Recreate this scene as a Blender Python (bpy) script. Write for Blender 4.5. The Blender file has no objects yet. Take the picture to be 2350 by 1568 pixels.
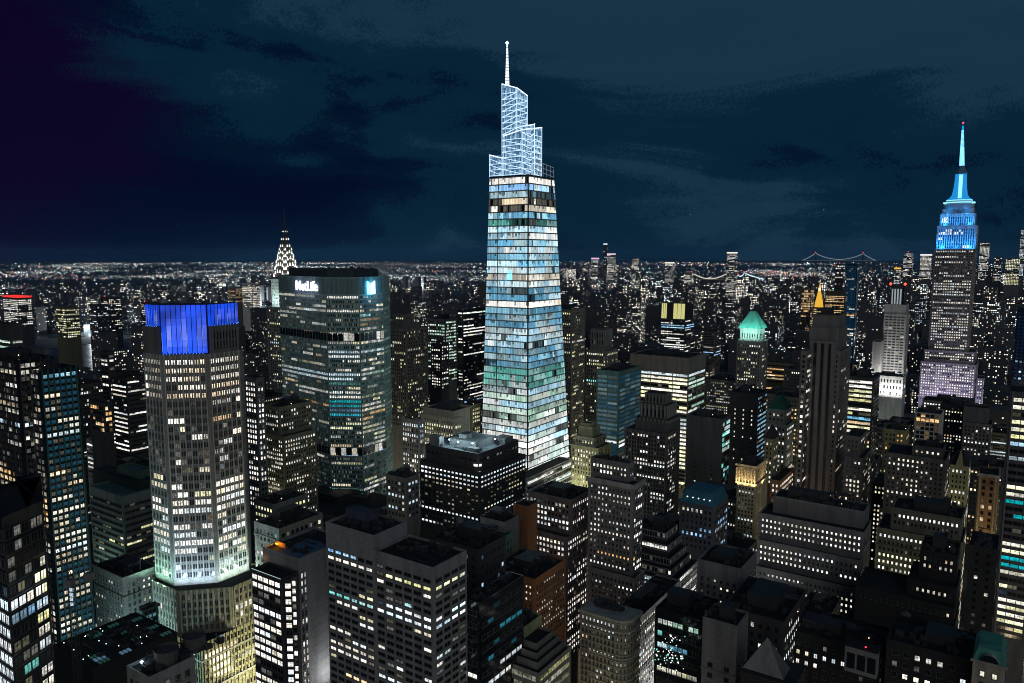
import bpy, math, random
from math import sin, cos, radians, hypot, pi
from mathutils import Vector as V, Matrix, noise
rnd = random.Random(7)
# ------------------------------------------------------------------ camera, sky, city glow, exposure
SC = bpy.context.scene
COL = SC.collection
CAMZ, PITCH, FPX = 260.0, radians(6.58), 1726.0       # height of the viewing deck, downward tilt, focal length for a 2350 wide picture
cam = bpy.data.cameras.new('camera')
cam.sensor_width = 36.0; cam.sensor_fit = 'HORIZONTAL'; cam.lens = FPX / 2350.0 * 36.0
cam.clip_start = 1.0; cam.clip_end = 90000.0
co = bpy.data.objects.new('camera', cam); COL.objects.link(co)
co.location = (0, 0, CAMZ); co.rotation_euler = (pi / 2 - PITCH, 0, 0)
SC.camera = co

W = bpy.data.worlds.new('World'); SC.world = W; W.use_nodes = True
nt = W.node_tree; nt.nodes.clear()
def N(t, **k):
    n = nt.nodes.new(t)
    for a, b in k.items(): setattr(n, a, b)
    return n
def ramp(n, stops, interp='LINEAR'):
    cr = n.color_ramp; cr.interpolation = interp
    while len(cr.elements) < len(stops): cr.elements.new(0.5)
    for e, (p, c) in zip(cr.elements, stops): e.position = p; e.color = (*c, 1)
L = nt.links.new
def val(op, a, b=None, c=None):
    n = N('ShaderNodeMath', operation=op)
    for k, x in enumerate((a, b, c)):
        if x is None: continue
        if isinstance(x, (int, float)): n.inputs[k].default_value = x
        else: L(x, n.inputs[k])
    return n.outputs[0]
tc = N('ShaderNodeTexCoord'); dirv = tc.outputs['Generated']
sep = N('ShaderNodeSeparateXYZ'); L(dirv, sep.inputs[0]); DX, DZ = sep.outputs['X'], sep.outputs['Z']
mp = N('ShaderNodeMapping'); mp.inputs['Rotation'].default_value = (0, radians(13), 0); mp.inputs['Scale'].default_value = (1.0, 1.0, 3.6); mp.inputs['Location'].default_value = (.35, .2, .0)
nz = N('ShaderNodeTexNoise'); nz.inputs['Scale'].default_value = 2.2; nz.inputs['Detail'].default_value = 8; nz.inputs['Roughness'].default_value = .55; nz.inputs['Distortion'].default_value = .5
nf = N('ShaderNodeTexNoise'); nf.inputs['Scale'].default_value = 420; nf.inputs['Detail'].default_value = 1
L(dirv, mp.inputs['Vector']); L(mp.outputs[0], nz.inputs['Vector']); L(dirv, nf.inputs['Vector'])
# cloud density: more of the lit cloud overhead, less towards the east (left) where the sky stays dark
up = val('MULTIPLY_ADD', val('MINIMUM', DZ, .5), .56, .42)
east = val('MULTIPLY', val('MAXIMUM', val('MULTIPLY_ADD', DX, -1.0, -.04), 0.0), -.50)
cl = val('ADD', val('ADD', val('MULTIPLY', val('SUBTRACT', nz.outputs['Fac'], .5), 1.1), up), east)
cl = val('ADD', cl, val('MULTIPLY', val('MAXIMUM', val('MULTIPLY_ADD', val('ABSOLUTE', DZ), -14.0, 1.0), 0.0), .07))
cl = val('ADD', cl, val('MULTIPLY_ADD', nf.outputs['Fac'], .14, -.07))
cr = N('ShaderNodeValToRGB')
ramp(cr, [(0.22, (.0006, .0026, .016)), (.33, (.0007, .0052, .0195)), (.385, (.0011, .0085, .024)), (.40, (.0021, .0155, .034)), (.50, (.0024, .0170, .0365)), (.53, (.0050, .023, .047)), (.56, (.0088, .0315, .058)), (.75, (.0105, .035, .064))])
L(cl, cr.inputs['Fac'])
pu = N('ShaderNodeMapRange'); pu.inputs['From Min'].default_value = -.22; pu.inputs['From Max'].default_value = -.11
L(val('ADD', val('ADD', DX, val('MULTIPLY', cl, .55)), val('MULTIPLY', val('ABSOLUTE', val('SUBTRACT', DZ, .19)), 1.5)), pu.inputs['Value'])
mixp = N('ShaderNodeMix', data_type='RGBA'); mixp.inputs['A'].default_value = (.0036, .0014, .0170, 1)
L(pu.outputs[0], mixp.inputs['Factor']); L(cr.outputs['Color'], mixp.inputs['B'])
bg = N('ShaderNodeBackground'); bg.inputs['Strength'].default_value = 1.0
wo = N('ShaderNodeOutputWorld')
L(mixp.outputs['Result'], bg.inputs['Color']); L(bg.outputs[0], wo.inputs['Surface'])

sun = bpy.data.lights.new('city_glow', 'SUN'); sun.energy = .62; sun.angle = radians(70); sun.color = (1, .97, .93)
so = bpy.data.objects.new('city_glow', sun); COL.objects.link(so)
so.rotation_euler = V((-.10, .98, -.085)).to_track_quat('-Z', 'Y').to_euler()

SC.view_settings.view_transform = 'Standard'; SC.view_settings.look = 'None'
SC.view_settings.exposure = 0; SC.view_settings.gamma = 1; SC.view_settings.use_curve_mapping = False
cy_ = SC.cycles
cy_.max_bounces = 3; cy_.diffuse_bounces = 1; cy_.glossy_bounces = 2; cy_.transmission_bounces = 2; cy_.transparent_max_bounces = 4
cy_.sample_clamp_indirect = 1.0; cy_.sample_clamp_direct = 12.0
cy_.caustics_reflective = False; cy_.caustics_refractive = False
cy_.use_adaptive_sampling = False; cy_.use_denoising = True; cy_.denoiser = 'OPENIMAGEDENOISE'
cy_.use_light_tree = True; cy_.filter_width = 1.0

# ------------------------------------------------------------------ geometry helpers
CT, ST = cos(PITCH), sin(PITCH)
UA = radians(34.3)
U2 = V((sin(UA), cos(UA), 0))            # along the avenues, away from the camera
V2 = V((cos(UA), -sin(UA), 0))           # along the streets, towards the west
def ray(px, py): return V((px - 1175, FPX * CT + (784 - py) * ST, (784 - py) * CT - FPX * ST))
def atd(px, py, d):
    r = ray(px, py); t = d / hypot(r.x, r.y); return V((r.x * t, r.y * t, CAMZ + r.z * t))
def atz(px, py, z):
    r = ray(px, py); t = (z - CAMZ) / r.z; return V((r.x * t, r.y * t, z))
def pj(p):
    d = p.y * CT - (p.z - CAMZ) * ST
    return 1175 + FPX * p.x / d, 784 - FPX * (p.y * ST + (p.z - CAMZ) * CT) / d
def along(c, px, dr):
    """metres to go from c along dr until the point shows at column px"""
    k = (px - 1175) / FPX
    return (k * (c.y * CT - (c.z - CAMZ) * ST) - c.x) / (dr.x - k * dr.y * CT)
def uv(p): return p.x * U2.x + p.y * U2.y, p.x * V2.x + p.y * V2.y

def prop(o, label=None, cat=None, group=None, kind=None):
    for k, v in (('label', label), ('category', cat), ('group', group), ('kind', kind)):
        if v: o[k] = v
    return o

class MB:
    def __init__(s): s.v = []; s.f = []; s.c = []
    def quad(s, a, b, c, d, col=(0, 0, 0)):
        n = len(s.v); s.v += (a, b, c, d); s.f.append((n, n + 1, n + 2, n + 3)); s.c.append(col)
    def tri(s, a, b, c, col=(0, 0, 0)):
        n = len(s.v); s.v += (a, b, c); s.f.append((n, n + 1, n + 2)); s.c.append(col)
    def hexa(s, p, col=(0, 0, 0), back=True, bottom=True):
        """p: four bottom points then four top points, counter-clockwise"""
        n = len(s.v); s.v += p
        fs = [(0, 1, 5, 4), (1, 2, 6, 5), (3, 0, 4, 7), (4, 5, 6, 7)]
        if back: fs.append((2, 3, 7, 6))
        if bottom: fs.append((3, 2, 1, 0))
        for q in fs: s.f.append(tuple(n + i for i in q)); s.c.append(col)
    def box(s, o, a, b, h, col=(0, 0, 0)):
        """o: corner, a, b: horizontal edges (b to the left of a), h: height"""
        z = V((0, 0, h)); s.hexa([o, o + a, o + a + b, o + b, o + z, o + a + z, o + a + b + z, o + b + z], col)
    def prism(s, pts, z0, z1, top=True, col=(0, 0, 0), pts2=None):
        n = len(s.v); k = len(pts); q = pts2 or pts
        s.v += [V((p.x, p.y, z0)) for p in pts] + [V((p.x, p.y, z1)) for p in q]
        for i in range(k):
            j = (i + 1) % k; s.f.append((n + i, n + j, n + k + j, n + k + i)); s.c.append(col)
        if top: s.f.append(tuple(n + k + i for i in range(k))); s.c.append(col)
    def tube(s, a, b, r0, r1, k=6, col=(0, 0, 0), cap=True):
        d = (b - a).normalized(); x = d.orthogonal().normalized(); y = d.cross(x); n = len(s.v)
        for p, r in ((a, r0), (b, r1)):
            for i in range(k):
                t = 2 * pi * i / k; s.v.append(p + x * (r * cos(t)) + y * (r * sin(t)))
        for i in range(k):
            j = (i + 1) % k; s.f.append((n + i, n + j, n + k + j, n + k + i)); s.c.append(col)
        if cap:
            s.f.append(tuple(n + k + i for i in range(k))); s.c.append(col)
            s.f.append(tuple(n + k - 1 - i for i in range(k))); s.c.append(col)
    def octa(s, p, r, col, rz=None):
        rz = rz or r; n = len(s.v)
        s.v += [p + V((r, 0, 0)), p + V((0, r, 0)), p + V((-r, 0, 0)), p + V((0, -r, 0)), p + V((0, 0, rz)), p + V((0, 0, -rz))]
        for i in range(4):
            j = (i + 1) % 4; s.f += [(n + i, n + j, n + 4), (n + j, n + i, n + 5)]; s.c += [col, col]
    def build(s, name, m, parent=None, base=None, colours=False, kind=None):
        me = bpy.data.meshes.new(name)
        b = base or V((0, 0, 0))
        me.from_pydata([(p.x - b.x, p.y - b.y, p.z - b.z) for p in s.v], [], s.f)
        me.materials.append(m)
        if colours:
            at = me.attributes.new('wcol', 'FLOAT_COLOR', 'FACE')
            buf = []
            for c in s.c: buf += (c[0], c[1], c[2], 1.0)
            at.data.foreach_set('color', buf)
        o = bpy.data.objects.new(name, me); COL.objects.link(o)
        if parent: o.parent = parent
        elif base: o.location = base
        if kind: o['kind'] = kind
        return o

# ------------------------------------------------------------------ materials
MATS = {}
def mat(name):
    m = bpy.data.materials.new(name); m.use_nodes = True
    t = m.node_tree; p = t.nodes['Principled BSDF']; return m, t, p
def wall(c, rough=.85):
    """stone, brick or concrete of one colour with blotches, rain streaks and fine grain"""
    k = ('w', c, rough)
    if k in MATS: return MATS[k]
    m, t, p = mat('masonry'); p.inputs['Roughness'].default_value = rough
    tcn = t.nodes.new('ShaderNodeTexCoord'); mpn = t.nodes.new('ShaderNodeMapping'); mpn.inputs['Scale'].default_value = (.25, .25, .035)
    a = t.nodes.new('ShaderNodeTexNoise'); a.inputs['Scale'].default_value = 1.0; a.inputs['Detail'].default_value = 5
    b = t.nodes.new('ShaderNodeTexNoise'); b.inputs['Scale'].default_value = .9; b.inputs['Detail'].default_value = 6; b.inputs['Roughness'].default_value = .7
    mm = t.nodes.new('ShaderNodeMath'); mm.operation = 'ADD'
    r = t.nodes.new('ShaderNodeValToRGB')
    ramp(r, [(.36, tuple(x * .62 for x in c)), (.5, c), (.66, tuple(min(1, x * 1.3) for x in c))])
    h = t.nodes.new('ShaderNodeMath'); h.operation = 'MULTIPLY'; h.inputs[1].default_value = .5
    t.links.new(tcn.outputs['Object'], mpn.inputs[0]); t.links.new(mpn.outputs[0], a.inputs['Vector']); t.links.new(tcn.outputs['Object'], b.inputs['Vector'])
    t.links.new(a.outputs['Fac'], mm.inputs[0]); t.links.new(b.outputs['Fac'], mm.inputs[1]); t.links.new(mm.outputs[0], h.inputs[0]); t.links.new(h.outputs[0], r.inputs['Fac'])
    t.links.new(r.outputs['Color'], p.inputs['Base Color'])
    MATS[k] = m; return m
def glass(c=(.012, .016, .02), rough=.12):
    k = ('g', c, rough)
    if k in MATS: return MATS[k]
    m, t, p = mat('dark_glass'); p.inputs['Base Color'].default_value = (*c, 1); p.inputs['Roughness'].default_value = rough
    p.inputs['IOR'].default_value = 1.7
    MATS[k] = m; return m
def emit(c, s=1.0, sample=False):
    k = ('e', c, s, sample)
    if k in MATS: return MATS[k]
    m, t, p = mat('lamp_or_painted_glow'); p.inputs['Base Color'].default_value = (.02, .02, .02, 1)  # used for lamps and for surfaces with light put into them
    p.inputs['Emission Color'].default_value = (*c, 1); p.inputs['Emission Strength'].default_value = s
    if not sample: m.cycles.emission_sampling = 'NONE'
    MATS[k] = m; return m
def pane(source, scale=.9):
    """window glass over a room: each pane's own light (at most a faint set glow when the room is dark) broken up by what stands in the room"""
    k = ('p', source, scale)
    if k in MATS: return MATS[k]
    m, t, p = mat('window_pane'); p.inputs['Base Color'].default_value = (.012, .014, .017, 1); p.inputs['Roughness'].default_value = .14
    if source == 'object': c = t.nodes.new('ShaderNodeObjectInfo').outputs['Color']
    else:
        an = t.nodes.new('ShaderNodeAttribute'); an.attribute_name = 'wcol'; c = an.outputs['Color']
    g = t.nodes.new('ShaderNodeNewGeometry')
    a = t.nodes.new('ShaderNodeTexNoise'); a.inputs['Scale'].default_value = scale; a.inputs['Detail'].default_value = 3; a.inputs['Roughness'].default_value = .65
    r = t.nodes.new('ShaderNodeMapRange'); r.inputs['From Min'].default_value = .36; r.inputs['From Max'].default_value = .62; r.inputs['To Min'].default_value = .35; r.inputs['To Max'].default_value = 1.3
    t.links.new(g.outputs['Position'], a.inputs['Vector']); t.links.new(a.outputs['Fac'], r.inputs['Value'])
    if source == 'object' and scale > .5:
        # a blind drawn down to a different height in each window, a bright ceiling strip, furniture low down
        oi = t.nodes.new('ShaderNodeObjectInfo'); tx = t.nodes.new('ShaderNodeTexCoord'); sp = t.nodes.new('ShaderNodeSeparateXYZ'); t.links.new(tx.outputs['Object'], sp.inputs[0])
        def mth(op, x, y):
            n_ = t.nodes.new('ShaderNodeMath'); n_.operation = op
            for k_, q in enumerate((x, y)):
                if isinstance(q, float): n_.inputs[k_].default_value = q
                else: t.links.new(q, n_.inputs[k_])
            return n_.outputs[0]
        lv = mth('SUBTRACT', .95, mth('MULTIPLY', oi.outputs['Random'], 1.15))
        bl = mth('GREATER_THAN', sp.outputs['Z'], lv); cel = mth('MULTIPLY', mth('GREATER_THAN', sp.outputs['Z'], .3), .35)
        low = mth('MULTIPLY', mth('LESS_THAN', sp.outputs['Z'], -.22), mth('MULTIPLY', mth('GREATER_THAN', a.outputs['Fac'], .5), -.55))
        k2 = mth('ADD', mth('MULTIPLY', bl, -.45), mth('ADD', mth('ADD', cel, low), 1.0))
        r_out = mth('MULTIPLY', r.outputs[0], k2)
        t.links.new(r_out, p.inputs['Emission Strength'])
    t.links.new(c, p.inputs['Emission Color'])
    if not p.inputs['Emission Strength'].is_linked: t.links.new(r.outputs[0], p.inputs['Emission Strength'])
    m.cycles.emission_sampling = 'NONE'
    MATS[k] = m; return m
ROOF = wall((.012, .012, .0125), .95)
ROOF2 = wall((.03, .03, .031), .95)
METAL = wall((.035, .035, .037), .6)
GREY = wall((.24, .24, .235)); DARKS = wall((.13, .128, .125)); MIDS = wall((.18, .178, .17)); PALE = wall((.34, .335, .32))
BLACKW = wall((.045, .045, .048)); OLIVE = wall((.26, .25, .14)); TANW = wall((.30, .28, .22)); BRICK = wall((.22, .105, .055)); RUST = wall((.30, .13, .05))
GREENW = wall((.10, .17, .13)); TEALW = wall((.07, .14, .12)); LIME = wall((.45, .44, .40)); WARMG = wall((.20, .185, .165))
BLUEG = glass((.008, .02, .03)); DG = glass()

PAL = {
 'white': [((1, .97, .90), 6), ((1, .92, .76), 2.8), ((.88, .96, 1), 2.2)],
 'mix': [((1, .96, .88), 5.5), ((1, .90, .68), 2.6), ((1, .95, .58), 1.7), ((.8, .95, 1), 1.2), ((.5, .9, .88), .3), ((1, .68, .38), .4), ((.4, .65, 1), .22)],
 'warm': [((1, .92, .74), 4), ((1, .96, .84), 3), ((1, .80, .55), 1.2), ((1, .97, .93), 1.6)],
 'yellow': [((.97, .95, .58), 4), ((1, .97, .78), 2.4), ((.9, .88, .42), 1.3)],
 'cool': [((.8, .93, 1), 4), ((.66, .87, 1), 3), ((.95, .98, 1), 3)],
 'blue': [((.3, .6, 1), 4), ((.45, .75, 1), 2), ((.7, .88, 1), 1)],
 'teal': [((.25, .9, .8), 3), ((.5, .95, .9), 2), ((.8, 1, .98), 1)],
 'aqua': [((.0, .6, .68), 3), ((.03, .45, .62), 2)],
 'orange': [((1, .58, .24), 3), ((1, .76, .46), 2.2)],
 'steel': [((.16, .46, .70), 3), ((.30, .66, .86), 3), ((.60, .88, .98), 2)],
  'icy': [((.50, .82, 1), 4), ((.72, .94, 1), 3), ((.93, 1, .99), 2)],
 'mint': [((.80, 1, .93), 3), ((.93, 1, .96), 3), ((1, .99, .92), 2)],
 'green': [((.50, .80, .62), 2), ((.74, .96, .84), 2), ((.9, 1, .9), 1.2)],
}
GAIN = 1.65
def pick(pal):
    it = PAL[pal]; x = rnd.random() * sum(w for _, w in it)
    for c, w in it:
        x -= w
        if x <= 0: return c
    return it[0][0]
def S(**k):
    d = dict(fh=3.8, bw=3.0, wr=.52, hr=.52, off=.22, p=.4, pal='mix', e=(.25, 1.25), run=.55, rows=(), m=1.2, top=2.5, ind=False, pier=None, band=None, dark=.0, pair=False, varf=.7, blind=.4, dimp=.12)
    d.update(k); return d
NOW = None

# ------------------------------------------------------------------ building builder
BY = {}; BLD = []; REG = []; HRECT = []; HSCR = []
WM = {}
def window_mesh(w, h):
    k = (round(w * 2) / 2, round(h * 2) / 2)
    if k in WM: return WM[k]
    mb = MB(); fr = MB(); f = .13; d = .18
    x0, x1, y0, y1 = -.5, .5, -.5, .5
    tx, ty = f / max(.6, w), f / max(.6, h)
    P = lambda x, z, y: V((x, -y, z))
    # frame ring, proud of the pane
    o = [(x0, y0), (x1, y0), (x1, y1), (x0, y1)]; i = [(x0 + tx, y0 + ty), (x1 - tx, y0 + ty), (x1 - tx, y1 - ty), (x0 + tx, y1 - ty)]
    for a in range(4):
        b = (a + 1) % 4
        fr.quad(P(*o[a], d), P(*o[b], d), P(*i[b], d), P(*i[a], d))
        fr.quad(P(*i[a], d), P(*i[b], d), P(*i[b], 0), P(*i[a], 0))
        fr.quad(P(*o[b], d), P(*o[a], d), P(*o[a], 0), P(*o[b], 0))
    bx = lambda xa, xb, za, zb, dd: fr.hexa([P(xa, za, dd), P(xb, za, dd), P(xb, za, 0.01), P(xa, za, 0.01), P(xa, zb, dd), P(xb, zb, dd), P(xb, zb, .01), P(xa, zb, .01)], back=False)
    bx(-tx * .4, tx * .4, y0 + ty, y1 - ty, d * .7)
    bx(x0 - tx * .3, x1 + tx * .3, y0 - ty * .9, y0 - ty * .02, d * 1.7)
    n = len(fr.v); fr.v += [P(x0 + tx * .5, y0 + ty * .5, .05), P(x1 - tx * .5, y0 + ty * .5, .05), P(x1 - tx * .5, y1 - ty * .5, .05), P(x0 + tx * .5, y1 - ty * .5, .05)]; fr.f.append((n, n + 1, n + 2, n + 3))
    me = bpy.data.meshes.new('window'); me.from_pydata([tuple(p) for p in fr.v], [], fr.f)
    me.materials.append(wall((.10, .10, .10))); me.materials.append(pane('object'))
    me.polygons[len(fr.f) - 1].material_index = 1
    WM[k] = me; return me

class Bld:
    def __init__(s, name, label, base, cat='building', group=None, nick=None):
        s.root = bpy.data.objects.new(name, None); COL.objects.link(s.root)
        s.base = V((base.x, base.y, 0)); s.root.location = s.base; s.root.empty_display_size = 5
        prop(s.root, label, cat, group, 'thing')
        s.p = {}; s.iw = []; s.nick = nick; s.nn = 0
    def part(s, name, m, colours=False, kind=None, new=False):
        if new: s.nn += 1
        k = (name, m.name, colours, s.nn if new else 0)
        if k not in s.p: s.p[k] = (MB(), m, colours, kind)
        return s.p[k][0]
    wsc = .9
    def win(s): return s.part('window', pane('attr', s.wsc), True, 'stuff')
    def fac(s, bl, br, tr, tl, st, cut=-1e9):
        if st is None: return
        w = ((br - bl).length + (tr - tl).length) / 2; h = (tl - bl).length
        n = (br - bl).cross(tl - bl).normalized()
        if w < 1.5 or h < 3: return
        def P(sf, t, d=0.):
            tf = t / h; a = bl.lerp(br, sf); b = tl.lerp(tr, sf); return a.lerp(b, tf) + n * d
        m = min(st['m'], w * .12); nb = max(1, round((w - 2 * m) / st['bw'])); bw = (w - 2 * m) / nb
        fh = st['fh']; nfl = int((h - st['top']) / fh); win = s.win()
        zc = tl.z - bl.z
        s0 = lambda j: (m + j * bw) / w
        rl = 0
        for i in range(nfl):
            y1 = h - st['top'] - i * fh
            if bl.z + (y1 - fh) / h * zc < cut: break
            rl = i + 1
            p, pal, e = st['p'], st['pal'], st['e']; fixed = False
            for r in st['rows']:
                if r[0] <= i <= r[1]:
                    p, pal = r[2], r[3]; fixed = True
                    if len(r) > 4: e = r[4]
            if not fixed and st['varf']: p *= max(0, 1 + st['varf'] * rnd.gauss(0, .8))
            lit = rnd.random() < p; cc = pick(pal); ee = rnd.uniform(*e) if fixed else e[0] * (e[1] / e[0]) ** (rnd.random() ** .65)
            ya, yb_ = y1 - fh * (st['off'] + st['hr']), y1 - fh * st['off']
            for j in range(nb):
                if rnd.random() > st['run']:
                    lit = rnd.random() < p
                    cc = pick(pal); ee = rnd.uniform(*e) if fixed else e[0] * (e[1] / e[0]) ** (rnd.random() ** .65)
                a0, a1 = m + (j + .5 - st['wr'] / 2) * bw, m + (j + .5 + st['wr'] / 2) * bw
                k = rnd.uniform(.7, 1.15) * ee * GAIN
                if lit: col = (cc[0] * k, cc[1] * k, cc[2] * k)
                elif rnd.random() < st['dimp']:
                    k = rnd.uniform(.04, .16); col = (cc[0] * k, cc[1] * k, cc[2] * k)
                else: col = (st['dark'],) * 3 if not isinstance(st['dark'], tuple) else st['dark']  # unlit panes get the style's dark tone as a faint glow
                spans = [(a0, a1)]
                if st['pair']: g = (a1 - a0) * .09; mid = (a0 + a1) / 2; spans = [(a0, mid - g), (mid + g, a1)]
                for b0, b1 in spans:
                    if st['ind']: s.iw.append((P((b0 + b1) / 2 / w, (ya + yb_) / 2, .02), (br - bl).normalized(), (tl - bl).normalized(), n, b1 - b0, yb_ - ya, tuple(x * 1.25 for x in col))); continue
                    f0, f1 = b0 / w, b1 / w
                    if lit and rnd.random() < st['blind']:
                        q = yb_ - (yb_ - ya) * rnd.uniform(.25, .7); dk = rnd.uniform(.15, .5)
                        c2 = tuple(x * dk for x in col)
                        win.quad(P(f0, ya, .06), P(f1, ya, .06), P(f1, q, .06), P(f0, q, .06), col)
                        win.quad(P(f0, q, .06), P(f1, q, .06), P(f1, yb_, .06), P(f0, yb_, .06), c2)
                    else:
                        win.quad(P(f0, ya, .06), P(f1, ya, .06), P(f1, yb_, .06), P(f0, yb_, .06), col)
        ylow = max(0, h - st['top'] - rl * fh)
        def bar(sa, sb, ta, tb, d, mbp):
            mbp.hexa([P(sa, ta, d), P(sb, ta, d), P(sb, ta, 0), P(sa, ta, 0), P(sa, tb, d), P(sb, tb, d), P(sb, tb, 0), P(sa, tb, 0)], back=False, bottom=True)
        if st['pier']:
            ev, pw, pd, pm = st['pier']; mbp = s.part('pier', pm, kind='stuff')
            for j in range(0, nb + 1, ev):
                c = (m + j * bw) / w; bar(max(0, c - pw / 2 / w), min(1, c + pw / 2 / w), ylow, h, pd, mbp)
        if st['band']:
            bh, bd, bm = st['band']; mbp = s.part('spandrel', bm, kind='stuff')
            for i in range(rl + 1):
                y1 = h - st['top'] - i * fh + fh * st['off'] * .1
                if y1 + bh < h + .01: bar(0.002, .998, y1 - bh * .5, y1 + bh * .5, bd, mbp)
    def body(s, pts, z1, wm, rm=None, z0=0, para=1.0, facs=(), st=None, cut=-1e9, pts2=None):
        """extruded storey block with a sunk roof; pts counter-clockwise; facs: indices of edges (pts[i] -> pts[i+1]) that carry windows"""
        q = pts2 or pts
        wp = s.part('wall', wm, new=True); wp.prism(pts, z0, z1, top=False, pts2=pts2)
        cx = sum((p for p in q), V((0, 0, 0))) / len(q)
        inn = [V((p.x, p.y, 0)) + (V((cx.x - p.x, cx.y - p.y, 0))).normalized() * .55 for p in q]
        k = len(q)
        for i in range(k):
            j = (i + 1) % k
            wp.quad(V((q[i].x, q[i].y, z1)), V((q[j].x, q[j].y, z1)), V((inn[j].x, inn[j].y, z1)), V((inn[i].x, inn[i].y, z1)))
            wp.quad(V((inn[i].x, inn[i].y, z1)), V((inn[j].x, inn[j].y, z1)), V((inn[j].x, inn[j].y, z1 - para)), V((inn[i].x, inn[i].y, z1 - para)))
        rp = s.part('roof', rm or ROOF, new=True); n = len(rp.v); rp.v += [V((p.x, p.y, z1 - para)) for p in inn]; rp.f.append(tuple(range(n, n + k))); rp.c.append((0, 0, 0))
        for i in facs:
            a, b = pts[i], pts[(i + 1) % k]; c, d = q[(i + 1) % k], q[i]
            s.fac(V((a.x, a.y, z0)), V((b.x, b.y, z0)), V((c.x, c.y, z1)), V((d.x, d.y, z1)), st[i] if isinstance(st, dict) and i in st else st, cut)
    def cornice(s, pts, z, h, d, m, facs=(0, 1)):
        mbp = s.part('cornice', m, new=True); k = len(pts)
        for i in facs:
            a, b = pts[i], pts[(i + 1) % k]; t = (b - a).normalized(); n = V((t.y, -t.x, 0))
            a2 = V((a.x, a.y, z)); b2 = V((b.x, b.y, z)); o = n * d; e = t * d * .98
            a3 = a2 - e if i == facs[0] else a2 - e; b3 = b2 + e
            if i != facs[-1]: b3 = b2 + e
            else: a3 = a2 + t * .02
            mbp.hexa([a3 + o, b3 + o, b3, a3, a3 + o + V((0, 0, h)), b3 + o + V((0, 0, h)), b3 + V((0, 0, h)), a3 + V((0, 0, h))])
    def kit(s, C, A, B, z, k=4, tank=False, pent=True, m=None):
        """roof clutter: penthouse, cooling units, pipes, perhaps a water tank"""
        m = m or METAL
        P = lambda a, b, zz=0: V((C.x, C.y, z + zz)) - V2 * a + U2 * b
        def bx(mbp, a, b, wa, wb, h, z0=0): mbp.box(P(a + wa, b, z0), V2 * wa, U2 * wb, h)
        if pent and A > 12 and B > 10:
            wa, wb = A * rnd.uniform(.3, .5), B * rnd.uniform(.3, .5)
            pa, pb, ph = A * rnd.uniform(.2, .45), B * rnd.uniform(.25, .45), rnd.uniform(3, 6)
            bx(s.part('penthouse', m, new=True), pa, pb, wa, wb, ph)
            t = s.part('vent', METAL, kind='stuff'); pa = A * .0 + pa
            for _ in range(3): bx(t, pa - wa * rnd.uniform(.05, .6), pb + wb * rnd.uniform(.05, .6), wa * rnd.uniform(.12, .3), wb * rnd.uniform(.12, .3), rnd.uniform(.8, 2), ph)
            bx(t, pa - wa * .3, pb - .25, 1.0, .3, 2.1)
            t.tube(P(pa - wa * .9, pb + wb * .2, ph), P(pa - wa * .9, pb + wb * .2, ph + rnd.uniform(2, 6)), .1, .06, 4)
            if rnd.random() < .5:
                lc = rnd.choice([(1, .95, .85), (1, .9, .7), (.8, .95, 1), (1, .6, .25)])
                s.part('roof_lamp', emit(lc, 5), new=True).octa(P(pa - wa * rnd.uniform(0, 1), pb - .5, rnd.uniform(1.5, 2.6)), .24, (0, 0, 0))
        v = s.part('vent', METAL, kind='stuff')
        if hypot(C.x, C.y) < 520: k = int(k * 2.2) + 4
        for _ in range(k):
            a, b = rnd.uniform(.06, .86) * A, rnd.uniform(.06, .86) * B; wa, wb = rnd.uniform(.8, 3.2), rnd.uniform(.8, 3)
            bx(v, a, b, wa, wb, rnd.uniform(.7, 2.4))
            if rnd.random() < .4: v.tube(P(a + 2, b + 1), P(a + 2, b + 1, rnd.uniform(1.5, 4)), .18, .18, 5)
        for _ in range(max(1, k // 3)):
            a, b = rnd.uniform(.1, .7) * A, rnd.uniform(.1, .8) * B
            bx(v, a, b, rnd.uniform(4, 10) if A > 16 else 2, .35, .4, .3)
        if tank:
            a, b = A * rnd.uniform(.2, .8), B * rnd.uniform(.55, .85); t = s.part('water_tank', DARKS, new=True)
            for dx in (-1, 1):
                for dy in (-1, 1): t.tube(P(a + dx * 1.1, b + dy * 1.1), P(a + dx * 1.1, b + dy * 1.1, 3.2), .14, .14, 4)
            t.tube(P(a, b, 3.2), P(a, b, 6.6), 1.9, 1.8, 10); t.tube(P(a, b, 6.6), P(a, b, 8.0), 2.05, .1, 10)
    def done(s):
        if s.iw:
            vis = []
            for w in s.iw:
                x, y = pj(w[0]); dd = (w[0] - V((0, 0, CAMZ))).length
                fr = -30 < x < 2380 and -30 < y < 1600
                vis.append((not fr, dd / math.sqrt(w[4] * w[5]), w))
            vis.sort(key=lambda t: (t[0], t[1])); win = s.win()
            for k, (out, _, w) in enumerate(vis):
                p, sd, up, n, ww, hh, col = w
                if k < 300 and not out:
                    o = bpy.data.objects.new('window', window_mesh(ww, hh)); COL.objects.link(o); o.parent = s.root
                    mt = Matrix((sd * ww, -n, up * hh)).transposed().to_4x4(); mt.translation = p - s.base
                    o.matrix_local = mt; o.color = (*col, 1)
                else:
                    a, b = sd * (ww / 2), up * (hh / 2); q = p + n * .05
                    win.quad(q - a - b, q + a - b, q + a + b, q - a + b, col)
        for (name, _, colours, _), (mb, m, _, kind) in s.p.items():
            if mb.f: mb.build(name, m, s.root, s.base, colours, kind)
        return s

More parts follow.
